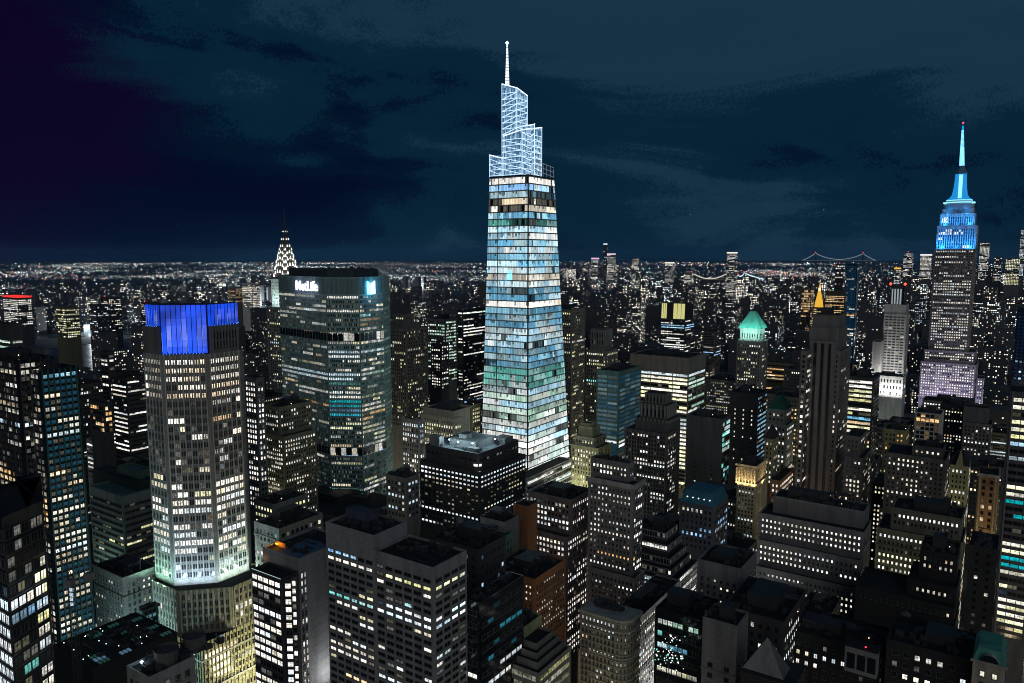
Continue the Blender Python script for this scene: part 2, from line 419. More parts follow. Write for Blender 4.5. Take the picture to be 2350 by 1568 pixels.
def tier_plan(cx, cy, xl, xr, d, a=None, b=None):
    C = atd(cx, cy, d)
    A = a if a else max(3., min(120., -along(C, xl, V2)))
    Bd = b if b else max(6., min(75., along(C, xr, U2)))
    return C, A, Bd
def rect(C, A, Bd): return [C - V2 * A, C.copy(), C + U2 * Bd, C - V2 * A + U2 * Bd]
def hero(name, label, d, tiers, wm, st, yb=None, kit=4, tank=False, group=None, cat='building', nick=None, rm=None, fin=True, cut=None):
    """one building from its stacked blocks; each tier: near-corner column, roof row, left and right columns, distance offset, options"""
    B = None; T = []
    for t in tiers:
        cx, cy, xl, xr, dd = t[:5]; o = t[5] if len(t) > 5 else {}
        C, A, Bd = tier_plan(cx, cy, xl, xr, d + dd, o.get('a'), o.get('b'))
        if 'a' in o or 'shift' in o: pass
        T.append((C, A, Bd, o))
    C0 = T[-1][0]
    B = Bld(name, label, C0, cat, group, nick)
    B.T = T
    for i, (C, A, Bd, o) in enumerate(T):
        low = T[i + 1][0].z if i + 1 < len(T) else 0
        cut_ = low
        if i + 1 == len(T) and yb:
            dd = hypot(C.x, C.y); cut_ = max(0, atd(tiers[i][0], yb, dd).z - 12)
        r = rect(C, A, Bd); s_ = o.get('st', st); sw = o.get('stw', s_)
        B.body(r, C.z, o.get('wm', wm), o.get('rm', rm), facs=(0, 1), st={0: s_, 1: sw}, cut=cut_, para=o.get('para', 1.0))
        if o.get('cor'): B.cornice(r, C.z - o['cor'][0] * .6, o['cor'][0], o['cor'][1], o.get('corm', wm))
        if hypot(C.x, C.y) < 700 and s_ is not None and s_['wr'] < .8 and C.z - cut_ > 14:
            zz = C.z - s_['top'] - s_['fh'] * rnd.choice([1, 2]) - .25
            while zz > cut_ + 4: B.cornice(r, zz, .5, .35, wm); zz -= s_['fh'] * rnd.choice([5, 7, 8])
        if kit and o.get('kit', i == 0): B.kit(C, A, Bd, C.z - o.get('para', 1.0), kit, tank)
        u0, v0 = uv(C); HRECT.append((u0 - 2, u0 + Bd + 2, v0 - A - 2, v0 + 2))
        HSCR.append((tiers[i][2], tiers[i][3], tiers[i][1], yb if yb else pj(V((C.x, C.y, 12)))[1], hypot(C.x, C.y)))
    REG.append((tiers[-1][0], tiers[-1][1], nick))
    BY[name] = B
    if fin: B.done()
    return B
def lamp(kind, loc, energy, color, size=1.0, to=None, sy=None, spot=None, name='flood_or_fill_lamp'):  # default name covers flood lamps and added fill lights
    l = bpy.data.lights.new(name, kind); l.energy = energy; l.color = color
    if kind == 'AREA':
        l.shape = 'RECTANGLE'; l.size = size; l.size_y = sy or size
    else: l.shadow_soft_size = size
    if spot: l.spot_size = spot; l.spot_blend = .6
    o = bpy.data.objects.new(name, l); COL.objects.link(o); o.location = loc
    if to: o.rotation_euler = (to - loc).to_track_quat('-Z', 'X').to_euler()
    return o
# ------------------------------------------------------------------ ground, river
def flat(name, pts, z, m, kind='structure'):
    me = bpy.data.meshes.new(name); me.from_pydata([(p[0], p[1], z) for p in pts], [], [tuple(range(len(pts)))]); me.materials.append(m)
    o = bpy.data.objects.new(name, me); COL.objects.link(o); o['kind'] = kind; return o
def gmat():
    m, t, p = mat('city_ground'); p.inputs['Roughness'].default_value = .8
    a = t.nodes.new('ShaderNodeTexNoise'); a.inputs['Scale'].default_value = .01; a.inputs['Detail'].default_value = 6
    g = t.nodes.new('ShaderNodeNewGeometry'); r = t.nodes.new('ShaderNodeValToRGB'); ramp(r, [(.35, (.03, .035, .04)), (.65, (.07, .08, .09))])
    t.links.new(g.outputs['Position'], a.inputs['Vector']); t.links.new(a.outputs['Fac'], r.inputs[0]); t.links.new(r.outputs[0], p.inputs['Base Color'])
    return m
flat('ground', [(-60000, -3000), (60000, -3000), (60000, 34000), (-60000, 34000)], 0, gmat())
def wmat():
    m, t, p = mat('river_water'); p.inputs['Base Color'].default_value = (.02, .04, .055, 1); p.inputs['Roughness'].default_value = .3; p.inputs['IOR'].default_value = 1.45
    a = t.nodes.new('ShaderNodeTexNoise'); a.inputs['Scale'].default_value = .02; a.inputs['Detail'].default_value = 5
    g = t.nodes.new('ShaderNodeNewGeometry'); b = t.nodes.new('ShaderNodeBump'); b.inputs['Strength'].default_value = .35; b.inputs['Distance'].default_value = 2.0
    t.links.new(g.outputs['Position'], a.inputs['Vector']); t.links.new(a.outputs['Fac'], b.inputs['Height']); t.links.new(b.outputs[0], p.inputs['Normal'])
    return m
WATER = wmat()
near_bank = [(-120, 960), (60, 930), (160, 905), (232, 890), (345, 872), (470, 842), (600, 812), (690, 775), (800, 742), (905, 716), (1010, 706), (1140, 700)]
far_bank = [(1140, 664), (1010, 668), (905, 672), (800, 680), (690, 690), (615, 700), (550, 708), (440, 742), (336, 757), (150, 766), (-120, 775)]
RIV = [atz(x, y, 0) for x, y in near_bank + far_bank]
flat('river', [(p.x, p.y) for p in RIV], .3, WATER)
isl = [(-60, 812), (120, 800), (236, 786), (330, 776), (334, 768), (200, 774), (60, 780), (-60, 788)]
ISL = [atz(x, y, 0) for x, y in isl]
flat('island_ground', [(p.x, p.y) for p in ISL], .8, gmat())
def inside(x, y, poly):
    r = False; j = len(poly) - 1
    for i in range(len(poly)):
        a, b = poly[i], poly[j]
        if (a.y > y) != (b.y > y) and x < (b.x - a.x) * (y - a.y) / (b.y - a.y) + a.x: r = not r
        j = i
    return r

# ------------------------------------------------------------------ tapering glass skyscraper with the lit crown
def glass_skyscraper():
    d = 640; C = atd(1211, 900, d); zb, zt = 20, atd(1212, 400, d).z
    B = Bld('glass_skyscraper', 'tallest tapering glass skyscraper with a lit stepped lattice crown and white spire', C, 'skyscraper', nick='the tapering lattice-crowned skyscraper')
    B.wsc = 3.2
    Cz = lambda z: V((C.x, C.y, z))
    cb, ct = Cz(zb), Cz(zt)
    yb, yt = pj(cb)[1], pj(ct)[1]
    Ab, Bb = -along(cb, 1100, V2), along(cb, 1313, U2)
    At, Bt = -along(ct, 1123, V2), along(ct, 1272, U2)
    pb = rect(cb, Ab, Bb); pt = rect(ct, At, Bt)
    HRECT.append((uv(C)[0] - 3, uv(C)[0] + Bb + 3, uv(C)[1] - Ab - 3, uv(C)[1] + 3)); HSCR.append((1100, 1313, 97, 1070, d))
    REG.append((1211, 500, B.nick))
    nfl = 52; rows = []
    plan = [(0, 0, .8, 'white', (.8, 1.4)), (1, 1, .95, 'blue', (.8, 1.4)), (2, 2, .6, 'steel', (.3, .9)), (3, 4, .65, 'warm', (.5, 1.2)), (5, 5, .97, 'steel', (.7, 1.1)), (6, 6, .5, 'teal', (.15, .5)), (7, 8, .97, 'icy', (.5, 1.1)), (9, 12, .98, 'steel', (.6, 1.1)),
            (13, 14, .92, 'warm', (.4, .9)), (15, 15, .95, 'icy', (.6, 1.1)), (16, 17, .97, 'steel', (.4, .8)), (18, 18, .97, 'white', (.7, 1.2)), (19, 23, .97, 'steel', (.35, .85)), (24, 24, .9, 'icy', (.4, 1)), (25, 27, .95, 'steel', (.3, .7)), (28, 30, .95, 'teal', (.2, .6)),
            (31, 35, .95, 'green', (.35, .9)), (36, 41, .96, 'mint', (.4, 1.1)), (42, 52, .94, 'mint', (.4, 1.15))]
    for a, b, p, pal, e in plan:
        for i in range(a, b + 1):
            k = rnd.uniform(.8, 1.2); rows.append((i, i, p, rnd.choice([pal, pal, pal, 'icy']) if 8 < i < 42 else pal, (e[0] * k * .85, min(1.4, e[1] * k * .9))))
    spw = wall((.42, .43, .42), .6)
    st = S(fh=(zt - zb - 3) / nfl, bw=1.75, wr=.9, hr=.82, off=.08, p=.8, pal='white', rows=rows, run=.86, m=.3, top=1.5, dimp=.8, band=(.45, .35, spw), blind=.2)
    n = len(B.part('wall', BLUEG).v)
    B.part('wall', BLUEG).prism(pb, zb, zt, top=True, pts2=pt)
    B.part('wall', BLUEG).prism(rect(cb, Ab + .5, Bb + .5), 0, zb, top=True)
    B.fac(V((*pb[0].xy, zb)), V((*pb[1].xy, zb)), V((*pt[1].xy, zt)), V((*pt[0].xy, zt)), st, 60)
    B.fac(V((*pb[1].xy, zb)), V((*pb[2].xy, zb)), V((*pt[2].xy, zt)), V((*pt[1].xy, zt)), st, 60)
    # near corner seam and the facade's lengthwise joint
    sm = B.part('corner_seam', METAL); sm.tube(V((*pb[1].xy, zb)), V((*pt[1].xy, zt)), .8, .6, 6)
    q0 = pb[0].lerp(pb[1], .34); q1 = pt[0].lerp(pt[1], .24)
    sm.tube(V((*q0.xy, zb)), V((*q1.xy, zt)), .45, .45, 5)
    # cyan reflection of the neighbouring emblem, painted as glowing panels on the face
    P = lambda sf, tf, dd=.25: V((*pb[0].xy, zb)).lerp(V((*pb[1].xy, zb)), sf).lerp(V((*pt[0].xy, zt)).lerp(V((*pt[1].xy, zt)), sf), tf) - U2 * dd
    sg = B.part('painted_reflection', emit((.25, .85, 1), 1.6))
    for a0, b0, w_, h_ in ((.50, .713, .13, .016), (.53, .729, .035, .01), (.59, .729, .035, .01)):
        sg.quad(P(a0, b0), P(a0 + w_, b0), P(a0 + w_, b0 + h_), P(a0, b0 + h_))
    # ---- crown volumes: glass boxes, inner light put into their glow, among lit fins
    FIN = emit((.58, .80, 1.0), 1.35); FIN2 = emit((.7, .86, 1.0), 1.8); THIN = emit((.50, .76, 1.0), 1.05)
    core = glass((.012, .03, .06), .2)
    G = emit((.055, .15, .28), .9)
    def vol(cx, xl, xr, back, z0, yl, yc, yr, slope_up_right, slope_l, dz=4.9):
        c = Cz(0) + U2 * back; e = along(V((c.x, c.y, zt + 30)), cx, V2); c = c + V2 * e
        top = atd(cx, yc, hypot(c.x, c.y)).z
        A = -along(V((c.x, c.y, top)), xl, V2); Bd = along(V((c.x, c.y, top)), xr, U2)
        l2 = c - V2 * A; r2 = c + U2 * Bd
        zl = atd(xl, yl, hypot(l2.x, l2.y)).z; zr = atd(xr, yr, hypot(r2.x, r2.y)).z
        bk = l2 + U2 * Bd; zk = min(zl, zr)
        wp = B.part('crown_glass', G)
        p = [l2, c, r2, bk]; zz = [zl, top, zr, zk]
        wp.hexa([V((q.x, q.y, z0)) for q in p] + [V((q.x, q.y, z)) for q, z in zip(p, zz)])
        f, th = B.part('crown_fin', FIN, kind='stuff'), B.part('crown_mullion', THIN, kind='stuff')
        for (a, b, za, zb_, sl) in ((l2, c, zl, top, slope_l), (c, r2, top, zr, slope_up_right)):
            t = (b - a).normalized(); n = V((t.y, -t.x, 0)); L_ = (b - a).length
            Q = lambda s_, z: V((*(a + t * s_ + n * .25).xy, z))
            B.part('crown_edge', FIN2, new=True).tube(Q(0, za), Q(L_, zb_), .42, .42, 5)
            for q_, zq in ((a, za), (b, zb_)):
                f.tube(V((*(q_ + n * .2).xy, z0)), V((*(q_ + n * .2).xy, zq)), .3, .3, 4)
            zf = z0 + dz
            while zf < max(za, zb_) - 2:
                if zf < min(za, zb_) - 1: f.tube(Q(0, zf), Q(L_, zf), .27, .27, 4)
                ze = zf + sl * dz * .95
                if 0 < sl:
                    if ze < zb_: f.tube(Q(0, zf), Q(L_, ze), .34, .34, 4)
                elif sl < 0 and zf - sl * dz * .95 < za: f.tube(Q(0, zf - sl * dz * .95), Q(L_, zf), .34, .34, 4)
                zf += dz
            k = max(2, int(L_ / 1.25))
            for i in range(1, k):
                s_ = L_ * i / k; zt_ = za + (zb_ - za) * i / k
                zc = z0
                while zc < zt_ - 1:
                    if rnd.random() < .72: th.tube(Q(s_, zc), Q(s_, min(zt_, zc + dz * rnd.uniform(.5, 1))), rnd.uniform(.16, .32), .2, 4, cap=False)
                    zc += dz
        return c, A, Bd, top
    c, A, Bd, tp = vol(1186, 1152, 1210, 6, zt - 4, 193, 202, 220, 1, 1)
    vol(1198, 1155, 1243, 2.5, zt - 4, 313, 298, 293, -1, -1)
    vol(1152, 1123.5, 1156, 1.5, zt - 4, 356, 363, 357, 0, -1)
    vol(1226, 1200, 1226.5, 16, zt - 4, 290, 286, 284, 1, 1)
    # open corner frame beyond the lit volumes
    fr = B.part('corner_frame', emit((.5, .55, .62), .32))
    a = Cz(0) + U2 * 6; b = Cz(0) + U2 * (Bt - 1)
    for s_ in range(7):
        q = a.lerp(b, s_ / 6); fr.tube(V((q.x, q.y, zt)), V((q.x, q.y, zt + 14 - s_)), .25, .25, 4)
    for h_ in (5, 9, 13): fr.tube(V((a.x, a.y, zt + h_)), V((b.x, b.y, zt + h_ - 4)), .25, .25, 4)
    # spire
    tip = atd(1164, 103, hypot(c.x, c.y) + 10); sb = c - V2 * (A * .42) + U2 * (Bd * .3)
    sb = V((tip.x, tip.y, tp - 6)); sp = B.part('spire', emit((.78, .88, 1), 1.5)); sp.tube(sb, V((tip.x, tip.y, tip.z)), 2.2, .6, 8)
    ring = B.part('spire_joint', METAL, kind='stuff')
    for i in range(16):
        t = i / 16; zc = sb.z + (tip.z - sb.z) * t; r = 2.2 - 1.6 * t; ring.tube(V((tip.x, tip.y, zc)), V((tip.x, tip.y, zc + .4)), r + .08, r + .06, 8)
    B.part('beacon', emit((.55, .85, 1), 5)).octa(V((tip.x, tip.y, tip.z + 1.5)), 1.6, (0, 0, 0))
    B.done()
    hero('glass_podium', 'pale banded podium block at the foot of the tapering skyscraper', 598, [(1209, 1098, 1180, 1312, 0)], LIME, S(fh=4.4, bw=5, wr=.96, hr=.5, p=.92, pal='mint', e=(.5, 1.0), run=.85, band=(1.1, .5, LIME)), yb=1150, kit=0)
glass_skyscraper()

# ------------------------------------------------------------------ landmark with the floodlit blue top
def mast_skyscraper():
    d = 1262; d2 = 1293
    stl = S(fh=3.9, bw=2.9, wr=.5, hr=.5, p=.62, pal='white', e=(.4, 1.1), run=.5, pair=True, pier=(2, .9, .6, wall((.19, .18, .175))), m=2, top=2)
    blu = S(fh=3.9, bw=2.9, wr=.52, hr=.92, off=.04, p=.12, pal='white', e=(.5, 1.1), run=.6, pier=(2, 1.3, .8, wall((.34, .35, .36))), dark=(.0, .035, .16), m=2, top=5, dimp=0)
    low = S(fh=3.9, bw=3.0, wr=.5, hr=.5, p=.72, pal='white', e=(.4, 1.1), run=.5, pier=(1, .8, .5, wall((.3, .27, .32))))
    pw = wall((.36, .36, .37)); lw = wall((.30, .28, .31))
    B = hero('mast_skyscraper', 'stepped stone skyscraper with a floodlit blue top and tall lit mast', d,
        [(2236, 478, 2163, 2240, 14, dict(b=24, st=NOW, wm=pw)), (2238, 489, 2158, 2242, 10, dict(b=30, st=blu, wm=pw)), (2242, 517, 2151, 2246, 7, dict(b=36, st=blu, wm=pw)),
         (2238, 571, 2144, 2242, 5, dict(b=42)), (2238, 809, 2121, 2244, 0, dict(b=50, st=low, wm=lw)), (2240, 838, 2113, 2246, -10, dict(b=60, st=low, wm=lw))], wall((.17, .165, .16)), stl, yb=915, kit=0, cat='skyscraper', nick='the blue-topped mast skyscraper', fin=False)
    C, A, Bd, o = B.T[0]; m = C - V2 * (A * .5) + U2 * (Bd * .5); zt = C.z
    cx = pj(V((m.x, m.y, zt)))[0]
    dd = hypot(m.x, m.y); z_ = lambda y: atd(2205, y, dd).z
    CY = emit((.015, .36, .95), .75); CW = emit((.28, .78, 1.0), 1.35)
    rot = lambda r, k=8: [m + V((r * cos(UA * -1 + pi / 8 + 2 * pi * i / k), r * sin(-UA + pi / 8 + 2 * pi * i / k), 0)) for i in range(k)]
    s = B.part('mast_base', wall((.3, .32, .34))); s.prism(rot(21), zt - 1, z_(470))
    e = B.part('lit_ledge', CW); 
    for y0, y1, r in ((467, 464.5, 21.5), (461.5, 459.5, 17.5)): e.prism(rot(r), z_(y0), z_(y1))
    s.prism(rot(17), z_(470), z_(459))
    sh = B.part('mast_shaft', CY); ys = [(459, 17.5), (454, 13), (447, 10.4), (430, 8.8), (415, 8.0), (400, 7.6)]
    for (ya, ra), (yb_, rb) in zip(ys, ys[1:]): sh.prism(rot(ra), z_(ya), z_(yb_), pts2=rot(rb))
    lw_ = B.part('mast_window', CW)
    fw = V((-m.x, -m.y, 0)).normalized(); sd = V((-fw.y, fw.x, 0))
    for y0, y1, r0, r1 in ((456, 444, 14.5, 10), (444, 402, 10, 7.9)):
        lw_.hexa([V((*(m + sd * (sx * -2.4) + fw * r).xy, zz)) for zz, r_ in ((z_(y0), r0), (z_(y1), r1)) for sx, r in ((-1, r_ + .6), (1, r_ + .6), (1, r_ - 2), (-1, r_ - 2))])
    for sx in (-8.0, 8.0): lw_.tube(m + sd * sx + fw * 4.5 + V((0, 0, z_(430))), m + sd * (sx * .92) + fw * 4.5 + V((0, 0, z_(402))), .55, .55, 5)
    dm = B.part('mast_dome', wall((.10, .22, .34))); 
    for (ya, ra), (yb_, rb) in zip([(400, 8.8), (395, 8.2), (391, 6), (385, 4.6)], [(395, 8.2), (391, 6), (385, 4.6), (381, 3.6)]): dm.prism(rot(ra), z_(ya), z_(yb_), pts2=rot(rb))
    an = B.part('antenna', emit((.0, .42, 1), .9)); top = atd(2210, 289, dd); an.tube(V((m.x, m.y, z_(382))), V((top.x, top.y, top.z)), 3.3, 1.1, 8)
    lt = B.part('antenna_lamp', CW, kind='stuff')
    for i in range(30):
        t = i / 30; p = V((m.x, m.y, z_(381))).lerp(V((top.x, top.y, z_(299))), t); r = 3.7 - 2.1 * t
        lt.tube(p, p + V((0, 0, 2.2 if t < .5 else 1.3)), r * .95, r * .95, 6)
    B.part('beacon', emit((1, .03, .06), 6)).octa(V((top.x, top.y, top.z + 4)), 1.5, (0, 0, 0))
    B.done()
    # blue flood lamps on the setbacks, purple fill lights added before the base
    for ti, (e_, colr, off, up) in ((1, (9000, (.03, .36, 1), 9, -1)), (2, (19000, (.02, .33, 1), 11, -1))):
        C, A, Bd, o = B.T[ti]; C3 = B.T[ti + 1][0]
        for f in (.14, .5, .86):
            p = V((C.x, C.y, C3.z + 2)) - V2 * (A * f) - U2 * off
            lamp('AREA', p, e_ * (1 if f != .5 else .35), colr, 12, p + U2 * off + V((0, 0, 30)), 4)
    C, A, Bd, o = B.T[0]
    for f in (.2, .8):
        p = V((C.x, C.y, B.T[1][0].z + 2)) - V2 * (A * f) - U2 * 8; lamp('AREA', p, 900, (.03, .38, 1), 8, p + U2 * 8 + V((0, 0, 8)), 3)
    C, A, Bd, o = B.T[5]
    for f in (.15, .5, .85):
        p = V((C.x, C.y, 45)) - V2 * (A * f) - U2 * 42; lamp('AREA', p, 13000, (.72, .62, 1), 22, p + U2 * 42 + V((0, 0, 42)), 10)
mast_skyscraper()
hero('side_wing', 'slim lit wing beside the base of the mast skyscraper', 1225, [(2257, 869, 2242, 2259, 0, dict(b=30))], wall((.26, .25, .3)), S(fh=3.9, bw=3, wr=.5, p=.7, pal='white', e=(.4, 1.1)), yb=935, kit=0)

# ------------------------------------------------------------------ octagonal tower with the blue glass crown
def octagonal_tower():
    B = None; K = (U2 + V2) / math.sqrt(2)
    C = atd(462, 1479, 392); zc = C.z
    B = Bld('octagonal_tower', 'octagonal stone tower with a glowing blue glass crown and floodlit lower shaft', C, 'skyscraper', nick='the blue-crowned octagonal tower')
    REG.append((450, 900, B.nick))
    st_w = wall((.26, .24, .225)); pale = wall((.40, .40, .38)); yel = wall((.33, .31, .20))
    # rectangular foot, then the chamfered storeys, then the octagonal shaft
    A = -along(C, 352, V2); Bd = along(C, 587, U2)
    ft = S(fh=4.2, bw=2.1, wr=.5, hr=.62, p=.18, pal='yellow', e=(.3, .9), run=.7, rows=((1, 1, .7, 'warm', (.5, 1.0)), (2, 2, .35, 'warm')), pier=(1, .5, .5, yel), top=1.2)
    B.body(rect(C, A, Bd), zc, yel, facs=(0, 1), st=ft, cut=30)
    B.cornice(rect(C, A, Bd), zc - 9.5, .7, .6, PALE); B.cornice(rect(C, A, Bd), zc - 26, 1.0, .8, PALE)
    HRECT.append((uv(C)[0] - 3, uv(C)[0] + Bd + 3, uv(C)[1] - A - 3, uv(C)[1] + 3)); HSCR.append((329, 587, 690, 1568, 400))
    kk = -along(V((C.x, C.y, zc + 20)), 408, V2)
    def octo(c, k, a, b, e=0):
        return [c - V2 * a, c - V2 * k, c + U2 * k, c + U2 * b, c + U2 * b + (U2 - V2) * e, c - V2 * a + (U2 - V2) * e]
    low = octo(C, kk, A * .985, Bd * .985, 14)
    low = [p - U2 * 0 + (U2 - V2) * .35 for p in low]
    z1 = atd(450, 1350, hypot(low[1].x, low[1].y)).z
    lo = S(fh=4.2, bw=2.6, wr=.46, hr=.66, p=.03, pal='warm', run=.6, rows=((0, 1, .0, 'white'), (3, 3, .02, 'warm'),), pair=True, pier=(1, .6, .5, pale), top=1.5, ind=True, dark=.004)
    lof = dict(lo); lof['rows'] = ((5, 5, .8, 'warm', (.5, 1.0)), (6, 6, .9, 'warm', (.5, 1.1)))
    B.body(low, z1, yel, facs=(0, 1, 2), st={0: lo, 1: lof, 2: lo}, cut=zc)
    # octagonal shaft
    c2 = C + K * 0 + (U2 - V2) * 4.0
    E1 = c2 - V2 * kk * 1.0; s0 = V((E1.x, E1.y, zc + 80))
    E1 = E1 + V2 * along(s0, 386, V2)
    Cs = V((E1.x, E1.y, 0)); k2 = along(V((Cs.x, Cs.y, zc + 80)), 489, K) / math.sqrt(2)
    Cs = E1 + V2 * k2
    zsh = atd(430, 812, hypot(E1.x, E1.y)).z
    a2 = -along(V((Cs.x, Cs.y, zsh)), 328, V2); b2 = along(V((Cs.x, Cs.y, zsh)), 551, U2)
    sh = octo(Cs, k2, a2, b2, 7)
    warm6 = tuple((i, i, .97, 'warm', (.75, 1.35)) for i in range(0, 5))
    up = S(fh=4.35, bw=2.75, wr=.70, hr=.60, p=.33, pal='mix', e=(.35, 1.15), run=.62, pair=True, rows=warm6 + ((5, 5, .45, 'warm'), (17, 18, .75, 'white'), (20, 22, .7, 'white'), (27, 40, .06, 'warm')), pier=(1, .5, .4, pale), top=1.8, ind=True, dark=.004, dimp=.22)
    B.body(sh, zsh, wall((.215, .20, .19)), facs=(0, 1, 2), st=up, cut=z1)
    # masonry shoulders beside the crown
    crown_base = zsh; zs = atd(350, 758, hypot(Cs.x, Cs.y)).z; ztop = atd(430, 700, hypot(E1.x, E1.y)).z
    ins = lambda p, q: p
    dk = wall((.15, .145, .15))
    shN = [Cs - V2 * a2 + U2 * .5, Cs - V2 * (k2 + 2.5) + U2 * .5, Cs - V2 * (k2 + 2.5) + U2 * 8, Cs - V2 * a2 + U2 * 8]
    shW = [Cs + U2 * (k2 + 2.5) - V2 * 8, Cs + U2 * (k2 + 2.5) - V2 * .5, Cs + U2 * b2 - V2 * .5, Cs + U2 * b2 - V2 * 8]
    sst = S(fh=5, bw=1.8, wr=.5, hr=.8, p=0, pier=(1, .7, .6, dk), top=2, dimp=0)
    B.body(shN, zs, dk, z0=zsh - .5, facs=(0,), st=sst); B.body(shW, zs, dk, z0=zsh - .5, facs=(1,), st=sst)
    # glowing crown; light behind the glass is put into the panel colours
    ck = k2 - 1.0; cc = Cs + (U2 - V2) * 1.6
    cr_ = octo(cc, ck + 1, a2 - 4.5, b2 - 3.5, 6)
    B.part('crown_core', wall((.02, .03, .10))).prism(cr_, zsh - .3, ztop)
    pm = bpy.data.meshes.new('crown_panel'); pm.from_pydata([(-.47, -.3, -.48), (.47, -.3, -.48), (.47, -.3, .48), (-.47, -.3, .48), (-.5, 0, -.5), (.5, 0, -.5), (.5, 0, .5), (-.5, 0, .5)], [], [(0, 1, 2, 3), (4, 5, 1, 0), (5, 6, 2, 1), (6, 7, 3, 2), (7, 4, 0, 3)])
    pm.materials.append(pane('object', .03))
    strip = B.part('lamp_strip', emit((.30, .40, 1), 1.0), kind='stuff'); edge = B.part('lit_rim', emit((.05, .2, 1), 2.2), kind='stuff')
    for i, nb, nr, zl in ((0, 8, 4, zs + .5), (1, 9, 7, zsh + .4), (2, 8, 4, zs + .5), (3, 3, 4, zs + .5)):
        a, b = cr_[i], cr_[i + 1]; t = (b - a).normalized(); n = V((t.y, -t.x, 0)); L_ = (b - a).length
        for j in range(nb):
            for r in range(nr):
                w_, h_ = L_ / nb, (ztop - zl) / nr; p = a + t * (w_ * (j + .5)) + n * .35; p = V((p.x, p.y, zl + h_ * (r + .5)))
                o = bpy.data.objects.new('crown_panel', pm); COL.objects.link(o); o.parent = B.root
                mt = Matrix((t * w_, -n, V((0, 0, h_)))).transposed().to_4x4(); mt.translation = p - B.base; o.matrix_local = mt
                if r == 0: cw = rnd.choice([.0, .03, .08, .16, .26])
                k = rnd.uniform(.85, 1.1); wv = cw * math.exp(-((r + .5) / nr - .42) ** 2 / .075) * rnd.uniform(.75, 1.1)
                o.color = (.01 + wv * .62, .085 * k + wv * .62, min(1.15, .95 * k + wv * .3), 1)
            if rnd.random() < .5:
                q = a + t * (L_ * (j + rnd.choice([.04, .96])) / nb) + n * .6; zz = zl + (ztop - zl) * .04
                strip.hexa([V((*(q + t * dx + n * dy).xy, z_)) for z_ in (zz, zz + (ztop - zl) * rnd.uniform(.3, .6)) for dx, dy in ((-.16, .1), (.16, .1), (.16, 0), (-.16, 0))])
        fv = B.part('crown_mullion', wall((.01, .02, .12)), kind='stuff')
        for j in range(nb + 1):
            q = a + t * (L_ * j / nb) + n * .5; fv.hexa([V((*(q + t * dx + n * dy).xy, z_)) for z_ in (zl, ztop) for dx, dy in ((-.14, .25), (.14, .25), (.14, 0), (-.14, 0))])
        for j in range(int(L_ / 1.6)):
            q = a + t * (1.6 * j + .5) + n * 1.1; edge.octa(V((q.x, q.y, zl - .2)), .28, (0, 0, 0))
        # fence of posts round the rim
        fe = B.part('rim_post', METAL, kind='stuff')
        for j in range(int(L_ / 1.5)):
            q = a + t * (1.5 * j); fe.tube(V((q.x, q.y, ztop - .5)), V((q.x, q.y, ztop + 2.2)), .12, .12, 4)
    B.done()
    # flood lamps standing on the setback round the shaft
    pts = [sh[0], sh[1], sh[2], sh[3]]
    for i in range(3):
        a, b = pts[i], pts[i + 1]; t = (b - a).normalized(); n = V((t.y, -t.x, 0)); k = 3
        for j in range(k):
            p = a.lerp(b, (j + .5) / k) + n * 6.5; p = V((p.x, p.y, z1 + .4))
            lamp('AREA', p, (2200, 3200, 3200)[i], ((.46, 1, .76), (.60, .84, 1), (.74, 1, .86))[i], 7, p - n * 6.5 + V((0, 0, 22)), 1.5)
    # street glow on the foot: yellowish from the avenue, greenish blue from the side street
    lamp('AREA', V((*(C + U2 * (Bd * .85) + V2 * 26).xy, 34)), 24000, (1, .96, .60), 14, V((*(C + U2 * (Bd * .5)).xy, zc + 5)), 10)
    lamp('AREA', V((*(C - V2 * (A * .6) - U2 * 34).xy, 44)), 30000, (.5, .9, .95), 14, V((*(C - V2 * (A * .6)).xy, zc + 10)), 10)
octagonal_tower()

